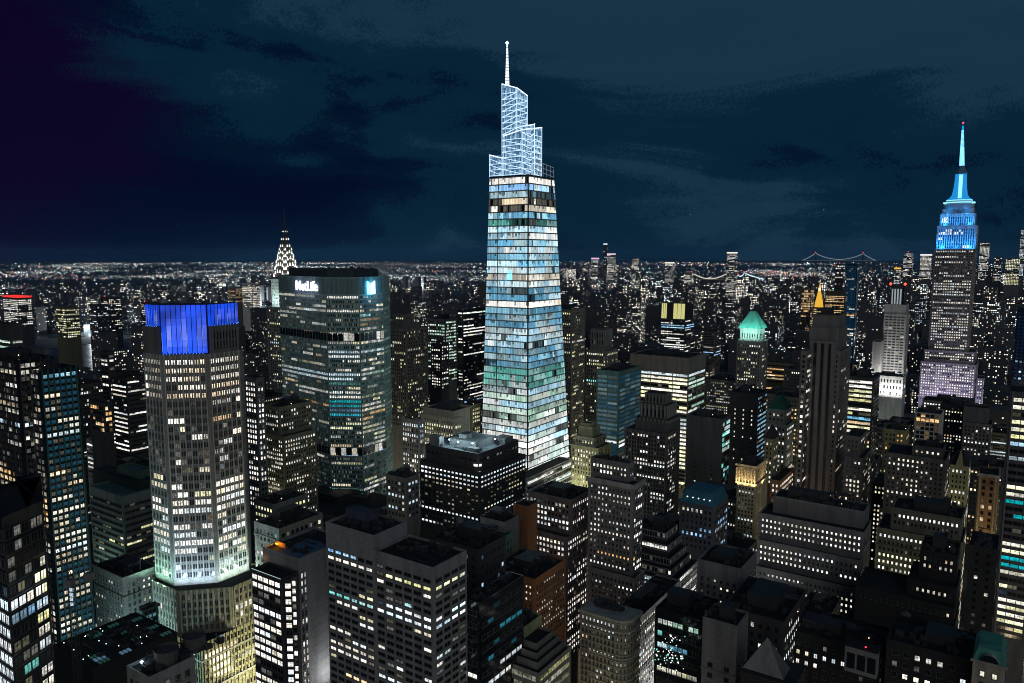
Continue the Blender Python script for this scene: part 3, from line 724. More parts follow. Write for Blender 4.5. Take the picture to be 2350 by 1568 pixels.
# ------------------------------------------------------------------ broad faceted slab with the white lettering
def slab_tower():
    z0 = 159
    P = [atz(x, y, z0) for x, y in [(646.9, 847.2), (684.4, 855.4), (753.5, 869.5), (828.5, 870.6), (882.4, 860.1)]]
    P = [V((p.x, p.y, 0)) for p in P]
    P += [P[4] + V((2, 22, 0)), P[3] + V((-6, 62, 0)), P[1] + V((6, 68, 0)), P[0] + V((-4, 40, 0))]
    B = Bld('slab_tower', 'broad faceted office slab with glowing white lettering along its top', P[2], 'skyscraper', nick='the faceted slab with white lettering')
    for p in (P[1], P[3]): HRECT.append((uv(p)[0] - 25, uv(p)[0] + 75, uv(p)[1] - 50, uv(p)[1] + 40))
    HSCR.append((640, 890, 610, 1170, 610)); REG.append((760, 800, B.nick))
    H = atd(753, 636, hypot(P[2].x, P[2].y)).z
    wl = wall((.15, .25, .245)); sp = wall((.21, .34, .34))
    base = dict(fh=3.72, bw=1.45, wr=.54, hr=.52, off=.2, p=.18, pal='mix', e=(.25, 1.0), run=.85, m=.5, top=14.5, dimp=.4, varf=.9, blind=.2, band=(1.2, .35, sp), pier=(1, .42, .28, sp))
    R = [((0, 0, .35, 'warm'), (9, 9, .4, 'orange', (.2, .6)), (17, 17, .8, 'cool', (.3, .8)), (18, 18, .9, 'cool', (.4, .9)), (22, 22, .4, 'white'), (23, 23, .3, 'orange'), (33, 33, .5, 'yellow'), (43, 45, .75, 'cool', (.15, .5))),
         ((0, 0, .35, 'warm'), (8, 9, .45, 'orange', (.2, .65)), (17, 17, .9, 'cool', (.4, .9)), (18, 18, .95, 'cool', (.5, 1.0)), (21, 22, .75, 'white', (.4, 1)), (24, 24, .3, 'orange'), (33, 33, .6, 'orange'), (43, 45, .85, 'steel', (.25, .7))),
         ((5, 9, .35, 'warm'), (12, 13, .95, 'cool', (.4, .9)), (17, 18, .97, 'cool', (.5, 1.0)), (19, 19, .6, 'teal', (.1, .4)), (21, 21, .7, 'white'), (22, 22, .98, 'white', (.6, 1.1)), (23, 24, .8, 'aqua', (.15, .6)), (25, 25, .4, 'blue', (.1, .4)), (26, 26, .97, 'aqua', (.5, .9)), (27, 29, .4, 'yellow'), (30, 30, .7, 'white'), (33, 33, .6, 'orange'), (43, 44, .8, 'teal', (.2, .6))),
         ((5, 6, .5, 'orange', (.2, .5)), (12, 12, .9, 'cool', (.3, .8)), (17, 17, .9, 'green', (.3, .7)), (20, 22, .45, 'yellow', (.2, .6)), (26, 27, .6, 'orange', (.25, .75)), (31, 32, .4, 'yellow')),]
    stt = {}
    for i in range(4):
        k = dict(base); k['rows'] = R[i]; k['p'] = (.22, .28, .42, .4)[i]; stt[i] = S(**k); stt[4] = stt[i]
    B.body(P, H, wl, facs=(0, 1, 2, 3, 4), st=stt, cut=30, para=2)
    # two bands of tall dark service bays, louvre fins on the top band
    lv = B.part('louvre', wall((.12, .2, .21)), kind='stuff'); mech = B.part('service_bay', glass((.006, .01, .012)), kind='stuff'); wn = B.win()
    for i in range(4):
        a, b = P[i], P[i + 1]; t = (b - a).normalized(); n = V((t.y, -t.x, 0)); L_ = (b - a).length
        for j in range(int(L_ / 1.1)):
            q = a + t * (1.1 * j + .5); lv.hexa([V((*(q + t * dx + n * dy).xy, zz)) for zz in (H - 13.6, H - 1.5) for dx, dy in ((-.2, .45), (.2, .45), (.2, 0), (-.2, 0))], back=False)
        for zz in (atd(750, 783, 625).z, atd(750, 1046, 625).z):
            nb = max(2, int(L_ / 4.2))
            for j in range(nb):
                s0, s1 = L_ * (j + .08) / nb, L_ * (j + .92) / nb; lit = rnd.random() < (.05, .05, .4, .45)[i]; kq = rnd.uniform(.4, .9)
                q = lambda s_, z_: V((*(a + t * s_ + n * .5).xy, z_))
                (wn if lit else mech).quad(q(s0, zz), q(s1, zz), q(s1, zz + 6.2), q(s0, zz + 6.2), tuple(x * kq for x in pick('warm')))
    # roof penthouse
    cx = sum((p for p in P), V((0, 0, 0))) / len(P); inn = [V((cx.x + (p.x - cx.x) * .8, cx.y + (p.y - cx.y) * .8, 0)) for p in P]
    B.part('penthouse', wall((.03, .05, .06))).prism(inn, H - 3, H + 6)
    B.kit(P[3], 60, 30, H + 6, 6, pent=False)
    # lettering and emblem
    def text(body, i, sf, z, size, m, name):
        cu = bpy.data.curves.new(name, 'FONT'); cu.body = body; cu.size = size; cu.extrude = .35; cu.offset = .02; cu.align_x = 'CENTER'; cu.materials.append(m)
        tmp = bpy.data.objects.new(name, cu); COL.objects.link(tmp)
        me = bpy.data.meshes.new_from_object(tmp); bpy.data.objects.remove(tmp); me.name = name
        o = bpy.data.objects.new(name, me); COL.objects.link(o); o.parent = B.root
        a, b = P[i], P[i + 1]; t = (b - a).normalized(); n = V((t.y, -t.x, 0)); q = a.lerp(b, sf) + n * 1.4
        mt = Matrix((t, V((0, 0, 1)), n)).transposed().to_4x4(); mt.translation = V((q.x, q.y, z)) - B.base; o.matrix_local = mt
    text('MetLife', 1, .42, H - 11.6, 11.2, emit((.86, .80, 1), 4.5, True), 'sign_lettering')
    a, b = P[3], P[4]; t = (b - a).normalized(); n = V((t.y, -t.x, 0)); q = a.lerp(b, .44) + n * 1.6
    M = [(-4.2, 0), (0, 0), (0, 5.6), (0, 8), (-4.2, 10.5)]; M2 = [(0.0, 0), (4.2, 0), (4.2, 10.5), (0.0, 8)]
    mb1, mb2 = B.part('sign_emblem', emit((.08, .55, 1), 9, True)), B.part('sign_emblem', emit((.5, .88, 1), 7, True))
    for poly, mbx, dz in ((M, mb1, 0), (M2, mb2, .2)):
        f = [V((*(q + t * x_ + n * (.3 + dz)).xy, H - 14 + y_)) for x_, y_ in poly]; k = len(mbx.v); mbx.v += f; mbx.f.append(tuple(range(k, k + len(f)))); mbx.c.append((0, 0, 0))
        g = [V((*(q + t * x_ - n * .5).xy, H - 14 + y_)) for x_, y_ in poly]
        for ii in range(len(f)): jj = (ii + 1) % len(f); mbx.quad(g[ii], g[jj], f[jj], f[ii])
    B.done()
    lamp('POINT', V((*(q + n * 7).xy, H - 8)), 3800, (.06, .55, 1), 1.0, name='sign_spill')  # added point lights strengthen the signs' spill on the wall
    a, b = P[1], P[2]; t = (b - a).normalized(); n = V((t.y, -t.x, 0)); q = a.lerp(b, .42) + n * 8
    for k in (-9, 9): lamp('POINT', V((*(q + t * k).xy, H - 8)), 1500, (.72, .66, 1), 1.0, name='sign_spill')
slab_tower()
lamp('AREA', atd(700, 1135, 572), 22000, (.5, 1, .75), 16, atd(700, 1040, 620), 8)  # green fill light added low down to tint the slab's front
hero('slab_podium', 'wide low dark podium roof around the foot of the faceted slab', 560, [(800, 1195, 590, 905, 0, dict(b=60))], DARKS, S(fh=5, bw=6, p=.25, pal='warm', e=(.2, .6)), yb=1230, kit=6)

# ------------------------------------------------------------------ tower with the sunburst crown and needle
def sunburst_tower():
    d = 889
    st = S(fh=3.7, bw=3.1, wr=.42, hr=.5, p=.22, pal='yellow', e=(.4, 1), run=.5, rows=((10, 10, .6, 'cool'), (22, 23, .6, 'white')))
    B = hero('sunburst_tower', 'slender tower with triangular white crown lights and a thin needle behind the slab', d,
        [(651, 641, 622, 672, 8, dict(st=S(fh=3.6, bw=2.8, wr=.4, hr=.5, p=.04, pal='white', pier=(1, .8, .6, wall((.5, .52, .5)))), wm=wall((.5, .54, .53)), b=26)), (652, 706, 611, 684, 0, dict(b=34))], wall((.20, .215, .21)), st, yb=905, kit=0, cat='skyscraper', nick='the sunburst-crowned tower', fin=False)
    C, A, Bd, o = B.T[0]; m = C - V2 * (A / 2) + U2 * (Bd / 2); dd = hypot(m.x, m.y)
    z_ = lambda y: atd(648, y, dd).z
    steel = wall((.07, .07, .068), .35); body = B.part('crown', steel); tri = B.part('crown_lamp', emit((1, .97, .88), 2.2), kind='stuff'); ar = B.part('crown_arch', wall((.1, .1, .095), .3), kind='stuff')
    lv = [(641, 622, 10.4), (624, 606, 9.2), (609, 592, 7.9), (595, 578, 6.5), (580, 562, 5.0), (563, 545, 3.6), (546, 527, 2.3)]
    for i, (y0, y1, w) in enumerate(lv):
        w2 = lv[i + 1][2] if i + 1 < 7 else 1.2
        sq = lambda r: [m - V2 * r - U2 * r, m + V2 * r - U2 * r, m + V2 * r + U2 * r, m - V2 * r + U2 * r]
        body.prism(sq(w * .94), z_(y0), z_(y1), pts2=sq(w2 * .9))
        hgt = (z_(y1) - z_(y0)) * 1.15; k = 6 if i < 2 else (5 if i < 4 else (4 if i < 5 else 2))
        for t, n in ((V2, -U2), (U2, V2)):
            cen = m + n * (w * .97); pv = None
            for j in range(k):
                an = pi * ((.12 + .76 * j / (k - 1)) if k > 2 else (.33 + .34 * j)); x = -cos(an) * w * .92; z = z_(y0) + sin(an) * hgt * .72
                sz = min(2.5, w * .33); p = V((*(cen + t * x + n * .5).xy, z)); dz = V((0, 0, sz * 1.7))
                tri.tri(p - t * sz * .55, p + t * sz * .55, p + dz); 
                q = V((*(cen + t * x * 1.04 + n * .3).xy, z + sz * 1.9))
                if pv: ar.tube(pv, q, .28, .28, 4)
                pv = q
    nd = B.part('needle', steel); nd.tube(V((m.x, m.y, z_(529))), V((m.x, m.y, z_(510))), 1.3, .6, 6); nd.tube(V((m.x, m.y, z_(510))), V((m.x, m.y, z_(475))), .6, .15, 6)
    B.done()
    C1 = B.T[1][0]
    for f in (.2, .7):
        p = V((C1.x, C1.y, C1.z + 2)) - V2 * (A * f + 4) - U2 * 6; lamp('AREA', p, 5200, (.75, 1, .95), 8, p + U2 * 9 + V((0, 0, 22)), 3)
sunburst_tower()
# ------------------------------------------------------------------ the buildings round the landmarks, one by one
PG = (1, .7, .5, GREY); PD = (1, .7, .5, DARKS)
def near_glass_tower():
    d = 222; C = atd(5, 1188, d); z = C.z
    f1 = atz(64, 1163, z - 0); f2 = atz(95, 1150, z); C2 = C
    p = [C - V2 * 26, C, f1, f2, f2 + U2 * 6 - V2 * 30, C - V2 * 34 + U2 * 24]
    B = Bld('glass_tower', 'near black faceted glass tower with a few glaring office floors at the picture edge', C, 'office tower', nick='the near faceted glass tower')
    fl = lambda *r: S(fh=3.75, bw=2.3, wr=.93, hr=.72, off=.12, p=.07, pal='mix', e=(.2, .8), run=.7, rows=r, m=.2, top=3, ind=True, dimp=.25, blind=0)
    s0 = fl((0, 4, .1, 'blue'), (5, 5, .9, 'cool', (.6, 1.2)), (6, 12, .95, 'cool', (.4, 1.1)), (13, 20, .85, 'blue', (.3, .9)), (21, 40, .7, 'yellow', (.3, .8)))
    s1 = fl((0, 2, .0, 'white'), (5, 5, 1, 'white', (.9, 1.3)), (6, 6, .8, 'blue', (.1, .35)), (8, 8, .6, 'yellow', (.1, .4)), (10, 10, .5, 'teal', (.1, .3)), (14, 14, .8, 'white', (.2, .8)), (15, 15, .9, 'yellow', (.4, .8)))
    s2 = fl((0, 2, .0, 'white'), (3, 3, .3, 'yellow'), (4, 5, 1, 'yellow', (.6, 1.1)), (6, 6, .9, 'blue', (.4, .8)), (7, 7, .95, 'yellow', (.4, .9)), (8, 22, .7, 'white', (.15, .7)))
    B.body(p, z, DG, facs=(0, 1, 2), st={0: s0, 1: s1, 2: s2}, cut=40)
    se = B.part('seam', METAL, new=True)
    for q in p[1:4]: se.tube(V((q.x, q.y, 30)), V((q.x, q.y, z)), .16, .16, 5)
    HRECT.append((uv(C)[0] - 3, uv(C)[0] + 40, uv(C)[1] - 60, uv(C)[1] + 12)); HSCR.append((-50, 134, 1115, 1568, d)); REG.append((60, 1300, B.nick)); B.done()
near_glass_tower()
GB = S(fh=3.1, bw=2.5, wr=.74, hr=.62, p=.3, pal='warm', e=(.3, .95), run=.75, rows=((1, 2, .05, 'steel'), (0, 0, .95, 'steel', (.3, .7)), (9, 9, .8, 'cool', (.4, .9)), (27, 27, 1, 'cool', (.8, 1.2)), (21, 25, .7, 'warm', (.4, .9)), (35, 50, .75, 'warm', (.4, .95))), pier=(1, .55, .55, wall((.02, .08, .07))), dark=(.006, .05, .09), dimp=.3, top=1.5, ind=True)
GBN = S(fh=3.1, bw=2.3, wr=.8, hr=.6, p=.25, pal='warm', e=(.2, .8), run=.75, rows=((0, 0, .9, 'white', (.2, .6)), (1, 4, .05, 'white'), (19, 23, .7, 'orange', (.4, .9))), pier=(2, .5, .5, BLACKW), dimp=.3, top=1.5, dark=.006)
hero('blue_glass_tower', 'blue glass office tower with dark mullions and rows of warm windows', 405, [(89, 851, 45, 180, 0, dict(st=GBN, stw=GB, wm=BLUEG))], BLUEG, GB, yb=1470, kit=6, nick='the blue glass tower', cat='office tower')
hero('dark_glass_tower', 'dark glass tower joined to the blue tower, amber floors low down', 412, [(37, 826, -60, 60, 0, dict(b=16))], DG, dict(GBN, rows=((9, 9, .3, 'cool'), (17, 18, .8, 'orange', (.4, .9)), (22, 24, .8, 'orange', (.4, .9)))), yb=1115, kit=5, nick='the dark glass tower', cat='office tower')
hero('green_lit_office', 'office block with green lit ribbon floors under a dark top', 640, [(22, 745, -40, 52, 0)], BLACKW, S(fh=4.2, bw=7, wr=.95, hr=.4, p=.75, pal='green', e=(.4, 1.1), top=11, run=.8), yb=812, kit=3, nick='the green lit office block')
hero('banded_tower', 'dark tower with long glaring white window bands', 720, [(289, 868, 256, 334, 0)], BLACKW, S(fh=4, bw=2.4, wr=1, hr=.36, p=.35, pal='white', e=(.4, 1.2), run=.9, rows=((2, 2, .95, 'white'), (7, 7, .8, 'white'), (15, 15, .95, 'white'))), yb=1062, nick='the dark tower with white bands')
hero('stair_tower', 'thin tower with a bright vertical strip of stair windows', 770, [(247, 808, 229, 262, 0)], BLACKW, S(fh=3.8, bw=5, wr=.8, hr=.5, p=.55, pal='white', e=(.5, 1.2), run=.9), yb=1000, kit=3, nick='the bright stair tower')
hero('amber_gridded_block', 'dark low block with a patch of amber windows behind the blue glass tower', 610, [(238, 926, 205, 254, 0)], BLACKW, S(fh=4, bw=3, wr=.8, hr=.6, p=.5, pal='orange', e=(.5, 1), top=2), yb=960, kit=3)
hero('grey_band_block', 'grey concrete block with thin horizontal window bands', 640, [(245, 1020, 197, 262, 0)], GREY, S(fh=3.6, bw=2.2, wr=.95, hr=.4, p=.16, pal='white', run=.8), yb=1090)
LB = S(ind=True, fh=4.0, bw=3.2, wr=1, hr=.42, p=.12, pal='yellow', e=(.3, .9), run=.85, top=5, dimp=.2, dark=.002, rows=((8, 8, .4, 'yellow'), (14, 20, .8, 'yellow', (.3, .8))))
hero('green_terraced_block', 'terraced office block with green roofs and a ribbed skylight box', 500, [(319, 1083, 268, 352, 22, dict(st=NOW, wm=GREENW, rm=TEALW, kit=0)), (314, 1107, 212, 353, 12, dict(st=S(fh=4, bw=3, wr=.95, hr=.6, p=.9, pal='yellow', e=(.3, .7), top=8), wm=wall((.03, .05, .04)), rm=ROOF2)), (280, 1140, 204, 356, 0, dict(rm=GREENW))], wall((.23, .25, .24)), LB, yb=1295, kit=5, nick='the green terraced block')
hero('corniced_block', 'old flat-roofed masonry block with plant rooms on its roof', 430, [(282, 1327, 213, 362, 0, dict(cor=(1.2, .7)))], WARMG, S(ind=True, fh=3.6, bw=2.8, wr=.42, hr=.52, p=.3, pal='mix', e=(.3, 1), top=3.5, pair=False), yb=1420, kit=14, nick='the old corniced block')
def tank_block():
    B = hero('tank_block', 'grey block with two round wooden water tanks on its roof', 235, [(340, 1556, 290, 447, 0, dict(kit=0))], GREY, S(fh=4, bw=3.5, p=.2, ind=True), kit=4, nick='the water tank block', fin=False)
    C = B.T[0][0]
    for a, b, r in ((5, 9, 3.6), (5.5, 18.5, 3.4)):
        p = C - V2 * a + U2 * b - V((0, 0, 1)); t = B.part('water_tank', wall((.085, .082, .08)), new=True)
        t.tube(p, p + V((0, 0, 4.6)), r, r, 14, cap=False); t.tube(p + V((0, 0, 3.9)), p + V((0, 0, 4.0)), r * .97, r * .97, 14)
        t.tube(p + V((0, 0, 4.4)), p + V((0, 0, 4.8)), r * 1.04, r * 1.04, 14, cap=False); t.tube(p + V((0, 0, 4.0)), p + V((0, 0, 4.3)), .8, .7, 8)
    B.part('roof_lamp', emit((.6, .85, 1), 5)).octa(C - V2 * 8.5 + U2 * 3 + V((0, 0, .8)), .7, (0, 0, 0))
    B.kit(C, 12, 30, C.z - 1, 9, pent=False); B.done()
    lamp('POINT', C - V2 * 8.5 + U2 * 3 + V((0, 0, 3)), 200, (.6, .85, 1), .5)
    lamp('POINT', C + U2 * 27 - V2 * 3 + V((0, 0, 2)), 160, (.5, .75, 1), .5)
tank_block()

hero('blue_gridded_annex', 'low annex with a pale blue gridded glass wall beside the octagonal foot', 400, [(326, 1403, 318, 362, 0)], TEALW, S(fh=2.2, bw=2.0, wr=.8, hr=.75, p=.9, pal='steel', e=(.08, .3), top=.6, run=.9), yb=1475, kit=2)
# behind the octagonal tower and round the slab
hero('bright_window_tower', 'narrow grey tower full of bright white windows behind the octagonal tower', 505, [(588, 868, 560, 600, 0)], MIDS, S(fh=3.5, bw=2.6, wr=.5, hr=.55, p=.72, pal='white', e=(.5, 1.3)), yb=1150, kit=4, nick='the bright windowed tower')
hero('olive_setback_block', 'old stone block with olive lit side wings beside the faceted slab', 545, [(640, 935, 606, 668, 8, dict(b=30, kit=1)), (650, 1003, 595, 672, 0, dict(b=30))], wall((.2, .19, .12)), S(fh=3.2, bw=2.3, wr=.4, hr=.5, p=.4, pal='white', e=(.3, 1.1)), yb=1165, kit=6, tank=True, nick='the olive setback block')
hero('low_lit_block', 'low flat block with a row of yellow windows at the slab tower foot', 470, [(628, 1158, 582, 690, 0, dict(b=26))], DARKS, S(ind=True, fh=4.5, bw=3, wr=.6, hr=.5, p=.6, pal='yellow', e=(.4, 1)), yb=1190, kit=4)
hero('green_roof_block', 'low block with blue cooling fans and green plant on its roof', 400, [(640, 1214, 583, 690, 0, dict(b=30))], MIDS, S(fh=4, bw=3, p=.12, pal='mix'), yb=1290, kit=16, nick='the cooling fan roof')
hero('art_deco_tower', 'brown art deco tower with a stepped dark crown beside the faceted slab', 800, [(928, 722, 902, 938, 14, dict(b=16, kit=0)), (930, 742, 892, 940, 8, dict(b=24)), (932, 755, 885, 944, 0, dict(b=34))], WARMG, S(fh=3.7, bw=2.6, wr=.4, hr=.55, p=.2, pal='yellow', e=(.3, 1), pier=(1, .8, .5, WARMG)), yb=960, kit=0, nick='the brown art deco tower')
hero('green_windowed_tower', 'dark tower topped by rows of greenish white windows', 980, [(1022, 733, 980, 1048, 0)], DARKS, S(fh=4, bw=2.8, wr=.6, hr=.5, p=.5, pal='green', e=(.4, 1.2), rows=((3, 4, .9, 'green'), (6, 9, .75, 'green'))), yb=860, kit=4, nick='the greenish lit tower')
hero('white_dotted_tower', 'slim dark tower dotted with small white windows', 900, [(1012, 790, 988, 1030, 0)], BLACKW, S(fh=3.5, bw=3.5, wr=.5, hr=.5, p=.5, pal='white', e=(.4, 1.3)), yb=880, kit=3)
hero('lit_roofline_tower', 'black glass tower with a glowing white roofline beside the lattice-crowned skyscraper', 930, [(1062, 712, 1050, 1132, 0, dict(b=50))], DG, S(fh=4, bw=3, wr=.9, hr=.4, p=.28, pal='white', e=(.3, 1.1), run=.85, rows=((0, 0, 1, 'green', (1, 1.4)), (4, 4, .7, 'cool'), (28, 29, .6, 'blue'))), yb=930, kit=5, nick='the glowing roofline tower')
hero('cream_club_block', 'cream stone block with arched top windows in front of the tapering skyscraper', 640, [(1040, 945, 970, 1057, 5, dict(b=24, kit=1, cor=(1.2, 1))), (1042, 962, 966, 1060, 0, dict(cor=(1.4, 1.1)))], wall((.36, .34, .27)), S(fh=3.6, bw=2.7, wr=.42, hr=.6, p=.6, pal='yellow', e=(.3, .9)), yb=1030, kit=5, nick='the cream stone block')
hero('yellow_stone_block', 'yellowish stone block behind the cream block with many lit windows', 670, [(1082, 932, 1054, 1103, 0, dict(cor=(1.4, 1)))], wall((.38, .35, .20)), S(fh=3.5, bw=2.6, wr=.45, hr=.55, p=.75, pal='yellow', e=(.3, .9)), yb=1000, kit=5)
hero('blue_sign_block', 'pale narrow block with blue light bars under its roof', 600, [(962, 966, 921, 970, 0, dict(st=S(fh=4.2, bw=2.6, wr=.4, hr=.55, p=.45, pal='white', rows=((0, 0, 1, 'cool', (.8, 1.1)), (2, 2, 1, 'cool', (.5, .8)))), cor=(1, .8)))], wall((.33, .32, .30)), S(p=.4), yb=1075, kit=4, nick='the blue barred block')
hero('teal_lit_block', 'low block with a teal lit roof terrace and blue window bays', 455, [(932, 1098, 886, 962, 0)], DARKS, S(ind=True, fh=4, bw=3.2, wr=.6, hr=.5, p=.4, pal='cool', e=(.3, .9)), yb=1155, kit=8, tank=True, nick='the teal terrace block')
def lamp_roof_tower():
    big = S(fh=3.1, bw=3.4, wr=.6, hr=.44, p=.16, pal='mix', e=(.3, 1), run=.7, rows=((0, 1, 1, 'cool', (.6, 1.15)), (2, 2, .8, 'white', (.3, 1)), (3, 5, .4, 'yellow', (.3, .9)), (9, 9, .85, 'cool', (.6, 1.1)), (12, 13, .3, 'cool')), ind=True, m=.8, dimp=.3, pier=(1, .8, .4, BLACKW))
    B = hero('lamp_roof_tower', 'black office block with a bright floodlit roof terrace and rows of square windows', 470,
        [(1098, 1042, 976, 1190, 5, dict(kit=0, rm=wall((.15, .19, .21)), st=S(fh=5, bw=3.7, wr=.6, hr=.3, p=.12, pal='cool', top=3))), (1101, 1084, 963, 1206, 0)], BLACKW, big, yb=1200, kit=0, nick='the floodlit roof block', fin=False, cat='office tower')
    C, A, Bd, o = B.T[0]; P = lambda a, b, z=0: C - V2 * a + U2 * b + V((0, 0, z))
    m = B.part('plant_screen', wall((.16, .19, .2)), new=True)
    m.box(P(A * .72, Bd * .22, -1), V2 * (A * .5), U2 * (Bd * .5), 5); 
    for a, b, wa, wb, h in ((.95, .04, .18, .12, 7), (.6, .3, .14, .14, 8), (.3, .1, .2, .08, 2.5), (.9, .55, .12, .3, 3), (.25, .72, .2, .2, 4)):
        B.part('plant_box', wall((.17, .19, .2)), new=True).box(P(A * a, Bd * b, -1), V2 * (A * wa), U2 * (Bd * wb), h)
    B.kit(C, A, Bd, C.z - 1, 16, pent=False)
    lm = B.part('roof_lamp', emit((.85, .97, 1), 7), kind='stuff')
    for a, b in ((.62, .1), (.42, .06), (.2, .12), (.08, .5), (.45, .86)):
        lm.octa(P(A * a, Bd * b, 4.6), .6, (0, 0, 0)); lamp('POINT', P(A * a, Bd * b, 6.5), 3000, (.72, .93, 1), .8)
    # curved lit balcony on the corner
    bl = B.part('lit_balcony', emit((1, .97, .93), 1.2), new=True)
    for z0, r in ((-13, 4.6), (-8.5, 3.2)):
        pv = None
        for i in range(8):
            an = UA * -1 - pi / 2 - .7 + 1.9 * i / 7 + .35; q = V((C.x + r * cos(an), C.y + r * sin(an), C.z + z0)) - V2 * 2.5 + U2 * 2.5
            if pv: bl.quad(pv, q, q + V((0, 0, 1.5)), pv + V((0, 0, 1.5)))
            pv = q
    B.done(); lamp('POINT', P(-3.5, -3.5, -5), 240, (1, .97, .95), .6)
lamp_roof_tower()

# nearest row
def bay_window_block():
    d = 318; wl = BLACKW; con = wall((.27, .27, .268))
    st = S(fh=3.5, bw=3.6, wr=.9, hr=.68, off=.1, p=.97, pal='white', e=(.55, 1.25), run=.8, m=.3, top=1.4, ind=True, dimp=.3)
    B = hero('bay_window_block', 'brightly lit office block with zigzag bay windows and a dark roof glowing orange and blue', d,
        [(685, 1283, 603, 752, 8, dict(b=30, kit=0, wm=con, st=NOW, stw=NOW))], con, st, yb=1568, kit=0, nick='the zigzag bay window block', fin=False, cat='office tower')
    C, A, Bd, o = B.T[0]; z = C.z; zf = atd(644, 1330, d).z
    W1 = atd(644, 1330, d); A1 = -along(W1, 577, V2)
    B.body([W1 - V2 * A1, W1.copy(), W1 + U2 * 9, W1 - V2 * A1 + U2 * 9], zf, wl, facs=(0,), st=st, cut=20)
    # zigzag bays between the flank and the corner pier
    a = W1 + U2 * 1.5; e = C + V2 * 0; a.z = e.z = 0
    L_ = (e - a).length; t = (e - a).normalized(); zg = [a]
    n = V((t.y, -t.x, 0))
    for i in range(1, 5): zg.append(a + t * (L_ * .62 * i / 4) + n * (3.2 if i % 2 else -.2))
    pier = a + t * (L_ * .64)
    zs = [zg[0], zg[1], zg[2], zg[3], zg[4]]
    top = zf - .5
    for i in range(4):
        p, q = zs[i], zs[i + 1]; P3 = lambda v_, zz: V((v_.x, v_.y, zz))
        B.part('bay', wl).quad(P3(p, 0), P3(q, 0), P3(q, top), P3(p, top))
        B.fac(P3(p, 8), P3(q, 8), P3(q, top), P3(p, top), st, 20)
    # pier windows on the corner, blank concrete flank with panel joints
    st2 = S(fh=3.5, bw=1.9, wr=.62, hr=.72, off=.12, p=.7, pal='white', e=(.3, 1.1), run=.4, m=.5, top=6.5, ind=True, dimp=.3)
    B.fac(V((C.x, C.y, 20)), V((*(C + U2 * 4.6).xy, 20)), V((*(C + U2 * 4.6).xy, z)), V((C.x, C.y, z)), st2, 20)
    jn = B.part('panel_joint', DARKS, kind='stuff')
    for k in range(18):
        zz = z - 5 - k * 4.2
        q0, q1 = C + U2 * 4.9 + V2 * .04, C + U2 * Bd + V2 * .04
        jn.quad(V((q0.x, q0.y, zz)), V((q1.x, q1.y, zz)), V((q1.x, q1.y, zz + .13)), V((q0.x, q0.y, zz + .13)))
    P = lambda a_, b_, zz=0: C - V2 * a_ + U2 * b_ + V((0, 0, zz - 1))
    bl = B.part('blue_deck', wall((.05, .12, .2))); bl.box(P(A * .62, 1.0, 0), V2 * (A * .56), U2 * (Bd * .62), .25)
    kb = B.part('deck_kerb', wall((.2, .22, .3)))
    kb.tube(P(A * .62, 1, .6), P(2, 1, .6), .12, .12, 4); kb.tube(P(2, 1, .6), P(2, Bd * .64, .6), .12, .12, 4); kb.tube(P(A * .62, 1, .6), P(A * .62, Bd * .64, .6), .12, .12, 4)
    B.part('amber_screen', wall((.5, .25, .06)), new=True).box(P(A * .97, 6, 0), V2 * (A * .3), U2 * .5, 2.2)
    B.part('amber_lamp', emit((1, .42, .05), 4)).box(P(A * .9, 5.0, 1.2), V2 * 1.6, U2 * .4, .5)
    for k in range(2):
        f = B.part('cooling_fan', METAL, new=True); q = P(2 + k * 5, Bd - 5); f.box(q - V2 * 2 - U2 * 2, V2 * 4, U2 * 4, 3.2); f.tube(q + V((0, 0, 3.2)), q + V((0, 0, 3.9)), 1.7, 1.7, 12, cap=False)
        for an in range(4):
            dv = V((cos(an * pi / 2 + .4), sin(an * pi / 2 + .4), 0)); f.tube(q + V((0, 0, 3.6)), q + dv * 1.6 + V((0, 0, 3.6)), .12, .3, 4)
    rail = B.part('lit_rail', emit((.75, 1, .95), .5)); q0, q1 = W1 - V2 * A1, W1
    rail.tube(V((q0.x, q0.y, zf + .15)), V((q1.x, q1.y, zf + .15)), .14, .14, 4)
    B.kit(C, A, Bd, z - 1, 3, pent=False); B.done()
    lamp('POINT', P(A * .82, 4, 2), 420, (1, .42, .06), .4); lamp('POINT', P(A * .95, -1.5, -4), 60, (1, .45, .08), .4)
    lamp('AREA', P(-9, Bd * .5, -60), 2600, (.96, .98, 1), 6, P(0, Bd * .5, -45), 6)
bay_window_block()
